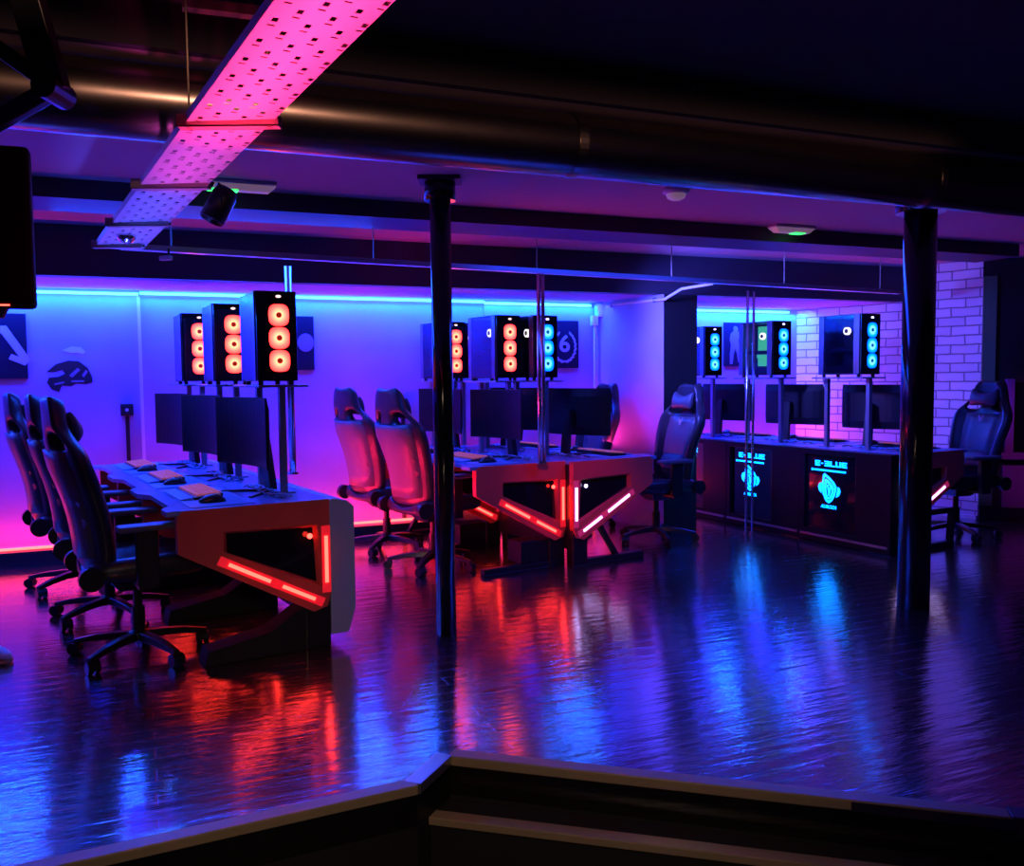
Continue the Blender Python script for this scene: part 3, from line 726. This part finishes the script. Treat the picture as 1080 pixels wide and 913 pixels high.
def make_desk(s, ledm, label, cover, last=False):
    r = thing('gaming_desk', label, 'desk')
    X = lambda v0, v1: (min(s*v0, s*v1), max(s*v0, s*v1))
    mb = MB(); x0, x1 = X(.0, .77)
    fr = s*.77
    poly = [(s*.0, .0), (s*.0, DL), (s*.77, DL), (s*.77, DL*.84), (s*.70, DL*.72), (s*.70, DL*.28), (s*.77, DL*.16), (s*.77, .0)]
    poly = [(s*.0, .008), (s*.0, DL), (s*.77, DL), (s*.77, DL*.88), (s*.72, DL*.78), (s*.72, DL*.24), (s*.77, DL*.14), (s*.77, .008)]
    mb.prism(poly, (0, 0, .724), (1,0,0), (0,1,0), Z, .026); mb.build('desktop', m_desk, r, bevel=.004)
    side_panel(r, s, 0, ledm); base_legs(r, s, 0, cover or ('left' if s < 0 else ''))
    if last:
        mb = MB(); mb.prism([(s*v, z) for v, z in OUT], (0, DL - .05, 0), (1,0,0), (0,0,1), (0,1,0), .05); mb.build('end_panel', m_frame, r)
        base_legs(r, s, DL - .1)
    x0, x1 = X(.0, .02); mb = MB(); mb.box((x0, .05, .12), (x1, DL - .001, .722)); rp = mb.build('rear_panel', m_black, r)
    if cover == 'cowl':     # hexagonal-section rear cover
        pr_ = [(0,.27),(0,.74),(-.02,.748),(-.10,.73),(-.13,.70),(-.13,.18),(-.09,.06),(-.0,.06)]
        mb = MB(); mb.prism([(s*a, b) for a, b in pr_], (0, .0, 0), (1,0,0), (0,0,1), (0,1,0), DL - .004); mb.build('rear_cover', m_cowl, r, bevel=.004)
    if cover == 'logo':
        x0, x1 = X(-.10, .0); mb = MB(); mb.box((x0, .0, .006), (x1, .32, .745)); mb.box((x0, DL - .05, .006), (x1, DL - .003, .745)); mb.box((x0, .32, .006), (x1, DL - .05, .1)); mb.box((x0, .32, .70), (x1, DL - .05, .745)); mb.build('rear_cover', m_cover, r, bevel=.004)
        x0, x1 = X(-.07, .0); mb = MB(); mb.box((x0, .32, .1), (x1, DL - .05, .70)); lp = mb.build('logo_panel', m_bgloss, r)
        logo_panel(lp, -s*.0705, s)
        mb = MB(); mb.box((min(-s*.115, -s*.1), .02, .05), (max(-s*.115, -s*.1), DL - .02, .066)); mb.build('kick_strip', m_alu, r)
    return r

# ------------------------------------------------------------------ pc tower, shelf, monitor, keyboard, mouse
def superel(rx, rz, n=28, e=3.2):
    out = []
    for i in range(n):
        a = 2*PI*i/n; c, s_ = math.cos(a), math.sin(a)
        out.append((rx*math.copysign(abs(c)**(2/e), c), rz*math.copysign(abs(s_)**(2/e), s_)))
    return out
PW, PH, PD = .215, .485, .40
def make_tower(fm, hubm, label, cooler, board):
    r = thing('computer_tower', label, 'computer')
    mb = MB(); b = .006
    mb.box((PW/2 - b, -PD/2, .02), (PW/2, PD/2, PH)); mb.box((-PW/2, PD/2 - b, .02), (PW/2 - b, PD/2, PH))
    mb.box((-PW/2, -PD/2, .02), (PW/2 - b, PD/2 - b, .09)); mb.box((-PW/2, -PD/2, PH - .012), (PW/2 - b, PD/2 - b, PH)); mb.box((-PW/2, -PD/2, .09), (PW/2 - b, -PD/2 + .03, PH - .012))
    mb.build('case', m_case, r, bevel=.003)
    for (y0, y1) in ((-PD/2, -PD/2 + .055), (PD/2 - .05, PD/2)):
        mb = MB(); mb.box((-PW/2 - .004, y0, .02), (-PW/2 + .002, y1, PH)); mb.build('side_frame', m_caseside, r, bevel=.002)
    mb = MB(); mb.box((-PW/2 - .003, -PD/2 + .055, .03), (-PW/2 - .0005, PD/2 - .05, PH - .006)); mb.build('side_glass' if cooler else 'side_panel', m_glass if cooler else m_sidemetal, r)
    mb = MB(); mb.box((-PW/2 + .004, -PD/2 - .016, .02), (PW/2 - .004, -PD/2 - .0005, PH)); mb.build('front_panel', m_bgloss, r, bevel=.004)
    for k in range(3):
        zc = .125 + k*.118
        mb = MB(); mb.prism(superel(.052, .056), (0, 0, 0), (1,0,0), (0,0,1), (0,-1,0), .003); f = mb.build('fan', fm, r, loc=(.012, -PD/2 - .0162, zc))
        mb = MB(); mb.cyl((0, -.003, 0), (0, -.006, 0), .0145, n=18); mb.build('fan_hub', hubm, f)
    mb = MB(); mb.prism(superel(.014, .007, 16, 2), (.012, -PD/2 - .016, PH - .028), (1,0,0), (0,0,1), (0,-1,0), .002); mb.build('badge', m_lpink if hubm is m_hubb else m_lens2, r)
    mb = MB(); mb.box((PW/2 - .02, -PD/2 + .03, .1), (PW/2 - .008, PD/2 - .03, PH - .03)); mb.build('motherboard', m_green if board else m_pcb, r)
    mb = MB(); mb.box((-.06, -PD/2 + .07, .2), (PW/2 - .022, PD/2 - .06, .235)); mb.build('graphics_card', m_black, r, bevel=.003)
    if board:
        mb = MB(); mb.box((-.07, -.15, .17), (-.06, .02, .2)); mb.build('lit_strip', m_green, r)
        for (yy, zz, rad) in ((-.13, .38, .03), (-.07, .14, .035), (-.15, .13, .03)):
            mb = MB(); mb.cyl((-.03, yy, zz), (-.05, yy, zz), rad, n=20); mb.build('inner_fan', m_green, r)
    if cooler:
        mb = MB(); mb.cyl((-.04, -.03, .36), (-.06, -.03, .36), .03, n=24); ck = mb.build('cooler', m_coolw, r)
        mb = MB(); mb.prism([(.017*math.cos(q), .017*math.sin(q)) for q in [2*PI*i/5*2 for i in range(5)][:0] or [2*PI*i/14 for i in range(14)]], (-.0605, -.03, .36), (0,1,0), (0,0,1), (-1,0,0), .002); mb.build('cooler_cap', m_pcb, ck)
    for x in (-.08, .08):
        for y in (-.17, .17):
            mb = MB(); mb.cyl((x, y, 0), (x, y, .021), .014, n=12); mb.build('foot', m_black, r)
    return r
m_sidemetal = mat('tower_side_metal', (.06, .06, .15), .22, .6)
m_lens2 = mat('pink_badge', (.6, .4, .4), .4, emit=(1., .6, .55), es=1.6)
def make_shelf(label):
    r = thing('tower_stand', label, 'stand')       # stands on the desktop (z=0 here)
    hz = .565
    mb = MB(); mb.box((-.132, -.25, hz - .012), (.132, .25, hz)); mb.build('plate', m_steel2, r, bevel=.002)
    for y in (-.205, .205):
        mb = MB(); mb.box((-.016, y - .016, .006), (.016, y + .016, hz - .012)); mb.build('post', m_steel2, r)
        mb = MB(); mb.box((-.05, y - .035, 0), (.05, y + .035, .006)); mb.build('foot_plate', m_steel2, r)
    mb = MB(); mb.tube([(0, .205, hz - .15), (0, .24, hz - .06), (0, .25, hz - .014)], .008); mb.build('brace', m_strut, r)
    return r
m_steel2 = mat('grey_stand_metal', (.3, .3, .36), .35, .7)
def make_monitor(label, arm=True):
    r = thing('monitor', label, 'monitor')          # screen faces -Y, stands on z=0
    Wd, Ht, zc, R = .61, .355, .325, 1.0
    def arc(x, off): a = x/R; return (R*math.sin(a), -(R - R*math.cos(a)) + off - .0)
    secs = []; n = 12
    mb = MB()
    for i in range(n + 1):
        x = -Wd/2 + Wd*i/n; e = abs(i/n*2 - 1); X0, Y0 = arc(x, 0); th = .018 + .03*(1 - e**3)
        secs.append([(X0, Y0, zc - Ht/2), (X0, Y0, zc + Ht/2), (X0, Y0 + th*.5, zc + Ht/2), (X0, Y0 + th, zc + Ht*.33), (X0, Y0 + th, zc - Ht*.33), (X0, Y0 + th*.5, zc - Ht/2)])
    mb.loft(secs); mb.build('housing', m_mon, r)
    mb = MB(); q = []
    for i in range(n + 1):
        x = (-Wd/2 + .008) + (Wd - .016)*i/n; X0, Y0 = arc(x, -.0012); q.append([(X0, Y0, zc - Ht/2 + .012), (X0, Y0, zc + Ht/2 - .008)])
    mb.loft(q, cap=False, closed=False); mb.build('screen', m_screen, r)
    mb = MB(); mb.loft([[(-.035, .10, .012), (.035, .10, .012), (.035, .14, .012), (-.035, .14, .012)], [(-.03, .065, zc + .02), (.03, .065, zc + .02), (.03, .10, zc + .02), (-.03, .10, zc + .02)]]); mb.build('stand_column', m_black, r, bevel=.004)
    mb = MB(); mb.cyl((0, .045, zc), (0, .085, zc), .03); mb.build('stand_joint', m_black, r)
    for sg in (-1, 1):
        mb = MB(); mb.loft([[(-.02, .12, 0), (.02, .12, 0), (.02, .12, .018), (-.02, .12, .018)], [(sg*.17 - .015, -.08, 0), (sg*.17 + .015, -.08, 0), (sg*.17 + .015, -.08, .008), (sg*.17 - .015, -.08, .008)]]); mb.build('stand_foot', m_black, r, bevel=.002)
    return r
def make_keyboard(label):
    r = thing('keyboard', label, 'keyboard')
    mb = MB(); mb.loft([[(-.22, -.07, 0), (.22, -.07, 0), (.22, -.07, .014), (-.22, -.07, .014)], [(-.22, .07, 0), (.22, .07, 0), (.22, .07, .026), (-.22, .07, .026)]]); mb.build('body', m_black, r, bevel=.004)
    mb = MB()
    for j in range(5):
        y = -.055 + j*.024; x = -.21
        while x < .2:
            wd = .018 if not (j == 0 and -.1 < x < .05) else .12
            wd = min(wd, .212 - x); zz = .0165 + (y + .07)/.14*.012
            mb.box((x, y, zz), (x + wd, y + .019, zz + .008)); x += wd + .004
            if abs(x - .08) < .01: x += .012
    k = mb.build('keys', m_key, r)
    mb = MB(); mb.loft([[(-.21, -.135, 0), (.21, -.135, 0), (.21, -.135, .006), (-.21, -.135, .006)], [(-.21, -.073, 0), (.21, -.073, 0), (.21, -.073, .014), (-.21, -.073, .014)]]); mb.build('wrist_rest', m_mat, r, bevel=.003)
    return r
def make_mouse(label):
    r = thing('mouse', label, 'mouse'); mb = MB(); secs = []
    for k in range(9):
        y = -.06 + .12*k/8; q = math.sin(PI*(k + .35)/8.7); w = .022 + .013*q; hgt = .012 + .028*q
        secs.append([(w*math.cos(a), y, max(.001, hgt*math.sin(a)**.8 if math.sin(a) > 0 else .001)) for a in [PI*i/10 for i in range(11)]] + [(-w*.8, y, 0), (w*.8, y, 0)])
    mb.loft(secs); mb.build('shell', m_black, r, smooth=True)
    mb = MB(); mb.cyl((-.004, .03, .033), (.004, .03, .033), .01, n=14); mb.build('wheel', m_white, r)
    return r
def make_pad(label):
    mb = MB(); mb.box((-.38, -.15, 0), (.38, .15, .003)); o = mb.build('mouse_mat', m_mat, None, bevel=.001)
    return tag(o, label, 'mat')
def make_cables(label, seed, scale=1.):
    rnd = random.Random(seed); r = thing('cable_tangle', label, 'cable')
    for k in range(5):
        pts = []; x, y = rnd.uniform(-.06, .06), -.3*scale
        for i in range(16):
            pts.append((x, y, .006 + .012*abs(math.sin(i*1.3 + k)) * (1 if 0 < i < 15 else 0)))
            x += rnd.uniform(-.055, .055); x = max(-.035, min(.035, x)); y += .6*scale/16
        sm = []
        for i in range(len(pts) - 1):
            for q in (0, .5): sm.append(tuple(pts[i][c]*(1-q) + pts[i+1][c]*q for c in range(3)))
        mb = MB(); mb.tube(sm, .0045, 6); mb.build('cable', m_cable if k % 2 else m_mat, r, smooth=True)
    return r

# ------------------------------------------------------------------ gaming chair (faces +Y)
def make_chair(label, pillows=True):
    r = thing('gaming_chair', label, 'chair')
    # seat
    mb = MB(); secs = []
    for (y, w, zt, zb) in ((-.25,.2,.44,.415),(-.23,.24,.475,.40),(-.1,.255,.485,.40),(.08,.26,.49,.40),(.2,.255,.49,.405),(.26,.235,.475,.41),(.275,.2,.455,.42)):
        bo = .045
        secs.append([(-w,y,zb),(-w-.012,y,zt-.01),(-w+.01,y,zt+bo),(-w+.07,y,zt+bo*.8),(-w+.11,y,zt),(0,y,zt-.008),(w-.11,y,zt),(w-.07,y,zt+bo*.8),(w-.01,y,zt+bo),(w+.012,y,zt-.01),(w,y,zb),(0,y,zb-.005)])
    mb.loft(secs); mb.build('seat', m_leather, r, smooth=True, sub=1)
    # backrest
    ts = [0,.07,.15,.24,.33,.42,.49,.545,.585,.625,.665,.70,.74,.78,.81,.825]
    wt = [.215,.235,.245,.25,.262,.278,.285,.275,.245,.205,.175,.16,.152,.14,.12,.095]
    ss = [-1,-.85,-.64,-.36,-.12,.12,.36,.64,.85,1]
    rec = math.radians(11.5); ca, sa = math.cos(rec), math.sin(rec)
    def BP(x, t, f): return Vector((x, -.215 - sa*t + f*ca + .03*max(0, (t-.62))/.2, .46 + ca*t + f*sa))
    def fwd(s_, t): 
        e = max(0, (abs(s_) - .55)/.45); return (.085*e*(1 if t < .56 else max(.25, 1 - (t-.56)*6)) + .025*math.sin(PI*min(1, t/.5)))
    mb = MB(); G = {}
    for i, (t_, w_) in enumerate(zip(ts, wt)):
        for j, s_ in enumerate(ss): G[i, j] = mb.b.verts.new(BP(s_*w_, t_, fwd(s_, t_)))
    for i in range(len(ts) - 1):
        for j in range(len(ss) - 1):
            if ts[i] >= .58 and ts[i] < .66 and (j in (2, 6) or j in (1, 7)): continue
            mb.face([G[i, j], G[i, j+1], G[i+1, j+1], G[i+1, j]])
    mb.build('backrest', m_leather, r, smooth=True, solid=.075, sub=1)
    # rear shell panel (paler leather) and front centre panel
    for nm, off, mm in (('back_panel', -.042, m_leather2), ('centre_panel', .042, m_leather2)):
        mb = MB(); G = {}; idx = [k for k in range(len(ts)) if .03 < ts[k] < (.6 if nm == 'back_panel' else .58)]; q_ = .84 if nm == 'back_panel' else .62; sj = [-q_, -q_/2, 0, q_/2, q_]
        for a_, i in enumerate(idx):
            for j, s_ in enumerate(sj): G[a_, j] = mb.b.verts.new(BP(s_*wt[i], ts[i], fwd(s_, ts[i]) + off))
        for a_ in range(len(idx) - 1):
            for j in range(4): mb.face([G[a_, j], G[a_, j+1], G[a_+1, j+1], G[a_+1, j]])
        mb.build(nm, mm, r, smooth=True, solid=.012)
    mb = MB(); ctr = BP(0, .5, .075)
    for q in ([(-.03,.03),(-.012,.022),(0,-.005),(.012,.022),(.03,.03),(.01,-.03),(-.01,-.03)],):
        mb.prism(q, ctr, (1,0,0), (0, -sa, ca), (0, ca, sa), .004)
    mb.build('emblem', m_print, r)
    if pillows:
        mb = MB(); secs = []     # neck pillow, bow-tie with peaked ends
        for k in range(11):
            x = -.135 + .27*k/10; e = abs(k/5 - 1); hh = .055 + .03*e**2; th = .05*(1 - .75*e**3) + .006
            c = BP(x, .66, .075)
            secs.append([c + Vector((0, math.cos(a)*th*ca, 0)) + Vector((0, -sa, ca))*(math.sin(a)*hh) + Vector((0,0,.02*e**2)) for a in [2*PI*i/10 for i in range(10)]])
        mb.loft(secs); mb.build('neck_pillow', m_fabric, r, smooth=True, sub=1)
        mb = MB(); secs = []
        for k in range(9):
            x = -.16 + .32*k/8; e = abs(k/4 - 1); hh = .075*(1 - .35*e**4); th = .045*(1 - .7*e**4)
            c = BP(x, .16, .085)
            secs.append([c + Vector((0, math.cos(a)*th, 0)) + Vector((0, -sa, ca))*(math.sin(a)*hh) for a in [2*PI*i/10 for i in range(10)]])
        mb.loft(secs); mb.build('lumbar_pillow', m_fabric, r, smooth=True, sub=1)
    for sg in (-1, 1):
        mb = MB(); mb.box((sg*.285 - .022, -.05, .4), (sg*.285 + .022, .05, .655)); ar = mb.build('armrest', m_black, r, bevel=.008)
        mb = MB(); mb.box((sg*.285 - .05, -.13, .655), (sg*.285 + .045, .16, .685)); mb.build('arm_pad', m_leather2, ar, bevel=.012)
        mb = MB(); mb.box((min(sg*.16, sg*.31), -.045, .385), (max(sg*.16, sg*.31), .045, .405)); mb.build('arm_bracket', m_black, ar)
        mb = MB(); mb.cyl((sg*.235, -.235, .45), (sg*.275, -.235, .45), .055, n=18); mb.build('recliner_hinge', m_black, r)
    mb = MB(); mb.loft([[(-.13,-.14,.40),(.13,-.14,.40),(.13,.12,.40),(-.13,.12,.40)], [(-.07,-.09,.335),(.07,-.09,.335),(.07,.06,.335),(-.07,.06,.335)]]); mb.build('tilt_mechanism', m_black, r, bevel=.006)
    mb = MB(); mb.cyl((0,0,.2), (0,0,.34), .022); mb.cyl((0,0,.08), (0,0,.24), .032); mb.build('gas_cylinder', m_black, r)
    mb = MB(); mb.lathe([(.03,.07),(.05,.075),(.05,.115),(.035,.125)], (0,0,0), 18); hub = mb.build('hub', m_black, r)
    for k in range(5):
        a = 2*PI*k/5 + .35; dx_, dy_ = math.cos(a), math.sin(a); dv = Vector((dx_, dy_, 0)); nv = Vector((-dy_, dx_, 0))
        mb = MB(); secs = []
        for (q, wv, z0, z1) in ((.02,.032,.075,.118),(.12,.03,.078,.112),(.22,.026,.07,.1),(.29,.022,.06,.084),(.325,.018,.056,.076)):
            c = dv*q; secs.append([c + nv*wv + Z*z0, c - nv*wv + Z*z0, c - nv*wv*.7 + Z*z1, c + nv*wv*.7 + Z*z1])
        mb.loft(secs); bl = mb.build('base_leg', m_basemat, r, bevel=.004)
        c = dv*.305; ta = a + 1.1*(k % 3) ; wdv = Vector((-math.sin(ta), math.cos(ta), 0)); off = Vector((math.cos(ta), math.sin(ta), 0))*.014
        mb = MB()
        for sg in (-1, 1): mb.cyl(c + off + wdv*sg*.006 + Z*.03, c + off + wdv*sg*.028 + Z*.03, .03, n=16)
        mb.cyl(c + Z*.03, c + Z*.062, .009, n=8); mb.cyl(c + off + wdv*-.026 + Z*.034, c + off + wdv*.026 + Z*.034, .024, n=12)
        mb.build('caster', m_black, bl)
    return r
m_basemat = mat('satin_black_base', (.025, .025, .03), .28, .3)

# ------------------------------------------------------------------ lay everything out
ROWS = {
 1: dict(P=P1, ang=U32, s=-1, n=3, nm='left row', led=m_lred, cover='cowl'),
 2: dict(P=P2, ang=U32, s=-1, n=2, nm='middle-left row', led=m_lred, cover=None),
 3: dict(P=P3, ang=U32, s=1, n=2, nm='middle-right row', led=m_lpink, cover=None),
 4: dict(P=P4, ang=math.radians(28), s=1, n=3, nm='right row', led=m_lpink, cover='logo'),
}
ORD = {3: ('nearest', 'middle', 'farthest'), 2: ('nearer', 'farther')}
def at(row, u, v, z=0):
    R_ = ROWS[row]; n_, u_ = frame_dirs(R_['ang']); p = R_['P'] + u_*u + n_*(R_['s']*v); return Vector((p.x, p.y, z))
def rotu(row): R_ = ROWS[row]; return R_['ang'] - PI/2 if R_['s'] < 0 else R_['ang'] + PI/2
TOPZ = .7505
protos = {}
def place(key, maker, loc, rz, label, group):
    if key not in protos:
        o = maker(label); protos[key] = o; o.location = loc; o.rotation_euler = (0, 0, rz); o['label'] = label; o['group'] = group; return o
    return dup(protos[key], loc, rz, label, group)
seed = 1
PCU = {1: (.56, 1.45, 2.34), 2: (.74, 1.58), 3: (.74, 1.62), 4: (.58, 1.50, 2.38)}
PCV = {1: .115, 2: .135, 3: .135, 4: .10}
for row, R_ in ROWS.items():
    o_ = ORD[R_['n']]; s = R_['s']; nm = R_['nm']; n = R_['n']
    look = {1: 'gaming desk with red light bars and grey rear cover', 2: 'gaming desk with red light bars on its end panel', 3: 'gaming desk with white light bars on its end panel', 4: 'gaming desk with glowing cyan logo on its back'}[row]
    for k in range(n):
        which = f'{o_[k]} in the {nm}'
        place(('desk', row, k == n-1), lambda l, row=row, k=k: make_desk(ROWS[row]['s'], ROWS[row]['led'], l, ROWS[row]['cover'], k == ROWS[row]['n']-1), at(row, DL*k, 0), R_['ang'], f'{look}, {which}', 'gaming desks')
        uc = DL*k + DL/2
        # tower + stand
        pu = PCU[row][k]
        ps = at(row, pu, PCV[row], TOPZ)
        place('stand', make_shelf, ps, R_['ang'], f'steel tower stand on the desk, {which}', 'tower stands')
        fcol = 'red' if row < 3 else 'blue'
        key = ('pc', fcol, row == 1, row == 4 and k == 1)
        place(key, lambda l, row=row, k=k: make_tower(m_fred if row < 3 else m_fcyan, m_hubr if row < 3 else m_hubb, l, row > 1, row == 4 and k == 1),
              Vector((ps.x, ps.y, TOPZ + .5655)), R_['ang'] - (.09 if row == 1 else 0),
              f'black computer tower with {fcol} glowing fans' + (' and green insides' if row == 4 and k == 1 else '') + f', {which}', 'computer towers')
        # monitor
        mu, mv, mr = {1: (uc + .0, .27, .16), 2: (uc, .27, .12), 3: (uc + .05, .37, .3), 4: (uc + .1, .37, .22)}[row]
        place('monitor', make_monitor, at(row, mu, mv, TOPZ), rotu(row) + mr, f'black curved monitor on the desk, {which}', 'curved monitors')
        # keyboard etc: user's right hand lies toward -s*u
        pad = at(row, uc, .50, TOPZ)
        place('pad', make_pad, pad, rotu(row), f'wide blue-grey mouse mat on the desk, {which}', 'mouse mats')
        ku = uc + (.09 if s < 0 else -.09); muu = uc + (-.24 if s < 0 else .24)
        place('keyboard', make_keyboard, at(row, ku, .51, TOPZ + .0035), rotu(row), f'lit keyboard on its mat, {which}', 'keyboards')
        place('mouse', make_mouse, at(row, muu, .52, TOPZ + .0035), rotu(row), f'black mouse beside the keyboard, {which}', 'mice')
        seed += 1
        c = make_cables(f'tangle of cables at the back of the desk, {which}', seed); c.location = at(row, uc, .20, TOPZ); c.rotation_euler = (0, 0, R_['ang']); c['group'] = 'desk cable tangles'
# chairs: (row, u, v, extra rotation)
CH = [(1, .42, .84, .02, 'black gaming chair at the left row, closest to the viewer'),
      (1, 1.27, .86, -.03, 'second black gaming chair along the left row, behind the nearest one'),
      (1, 2.16, .93, .03, 'third black gaming chair at the left row, nearest the back wall'),
      (2, .50, .80, .12, 'red lit gaming chair just left of the centre column, at the nearer desk'),
      (2, 1.30, .80, .10, 'red lit gaming chair behind another chair, at the farther middle desk'),
      (3, .46, 1.16, -.12, 'blue lit gaming chair standing before the dark pier, turned to the middle desks'),
      (3, 1.34, 1.0, -.05, 'gaming chair half hidden behind a monitor, by the pale side of the pier'),
      (4, .30, 1.06, -.18, 'gaming chair at the right row, before the painted brick wall')]
for (row, u, v, er, lab) in CH:
    place('chair', make_chair, at(row, u, v), rotu(row) + er, lab, 'gaming chairs')
# sneaker at left edge
tip = onz(11, 700, 0)
t = thing('sneaker', 'pale blue sneaker toe with a gum sole at the left edge of the frame', 'shoe', tip, -.25)
def shoe_secs(z0, z1, k, grow):
    secs = []
    for (x, w, ht) in ((-.285,.03,.06),(-.27,.036,.085),(-.2,.038,.10),(-.13,.042,.085),(-.07,.048,.06),(-.03,.042,.045),(-.008,.028,.032),(0,.014,.02)):
        zt = z1 if k == 'sole' else z0 + ht
        wq = w + grow; secs.append([(x, -wq, z0), (x, wq, z0), (x, wq*(.97 if k == 'sole' else .85), z0 + (zt - z0)*.6), (x, wq*(.95 if k == 'sole' else .45), zt), (x, -wq*(.95 if k == 'sole' else .45), zt), (x, -wq*(.97 if k == 'sole' else .85), z0 + (zt - z0)*.6)])
    return secs
mb = MB(); mb.loft(shoe_secs(0, .026, 'sole', .004)); mb.build('sole', m_gum, t, smooth=True, sub=1)
mb = MB(); mb.loft(shoe_secs(.024, 0, 'upper', 0)); mb.build('upper', m_shoe, t, smooth=True, sub=1)
mb = MB()
for k in range(4): mb.box((-.17 + k*.028, -.03, .09 - k*.008), (-.162 + k*.028, .03, .1 - k*.008))
mb.build('laces', m_white, t)

# ------------------------------------------------------------------ added lights without fixtures
# pink wash along the tray, warm streak on the pipe, blue wash over desks and floor
def tray_light(s0, s1, col, p, off=.55):
    c = Tr((s0 + s1)/2, 0, -off); area('tray_wash', c, up, s1 - s0, .06, col, p, math.radians(46), along=ax)
tray_light(.9, 2.1, (1., .03, .14), 6.5); tray_light(2.1, 2.8, (.5, .05, .4), 1.3); tray_light(2.8, TL, (.06, .09, 1.), 1.7)
area('pipe_warm', room(.9, .9, 2.42), D - Z*.08, 5.0, .04, (1., .47, .3), .9, math.radians(11), along=A)
area('desk_blue', room(.5, 5.75, 2.25), -Z - D*.45, 1.9, .3, (.008, .07, 1.), 70, along=A)  # added fill over the desks, no fixture
area('aisle_blue', room(3.9, 4.45, 2.22), -Z, 2.4, .3, (.01, .05, 1.), 46, along=A)  # added blue fill over the right aisle, no fixture
area('left_blue', room(-1.7, 6.9, 1.95), A*1. - D*.5 - Z*.3, 1.2, .08, (.012, .09, 1.), 11, along=D)
spot('brick_blue', room(3.0, 5.75, 2.0), (3.75, 8.6, 1.2), (.08, .09, 1.), 420, math.radians(75), .6, .1)
spot('hatch_violet', (3.9, 5.2, 2.1), (4.85, 7.8, .7), (.7, .1, .8), 60, math.radians(28), .8, .1)  # added to lift the dark hatch panel
spot('step_warm', (-.3, .7, 1.6), (-.2, 3.0, 0), (1., .72, .5), 45, math.radians(75), .9, .1)  # added near the viewer to pick out the step nosings
nx, ny = frame_dirs(U32)
area('aisle_red', P1 + nx*.35 + ny*1.6 + Z*.12, nx + Z*.75, 1.8, .06, (1., .012, .08), 17, math.radians(95), along=ny)  # added red wash between the rows, no source built
spot('panel_red', (.0, 3.9, 1.9), (.45, 6.25, .5), (1., .04, .1), 70, math.radians(24), .8, .1)  # added to redden the middle desk end panels
pm = (room(aP, DW) + pf)/2
area('pier_red', pm + pn*(.25 if pn.dot(-A) > 0 else -.25) + Z*.1, Z*1. + (A*.35), .9, .08, (1., .03, .25), 6, along=(pf - room(aP, DW)))  # added to redden the lower pier side
area('pier_blue', pm + pn*(.3 if pn.dot(-A) > 0 else -.3) + Z*1.97, -Z + A*.4, .9, .08, (.03, .12, 1.), 22, along=(pf - room(aP, DW)))  # added to tint the upper pier side blue
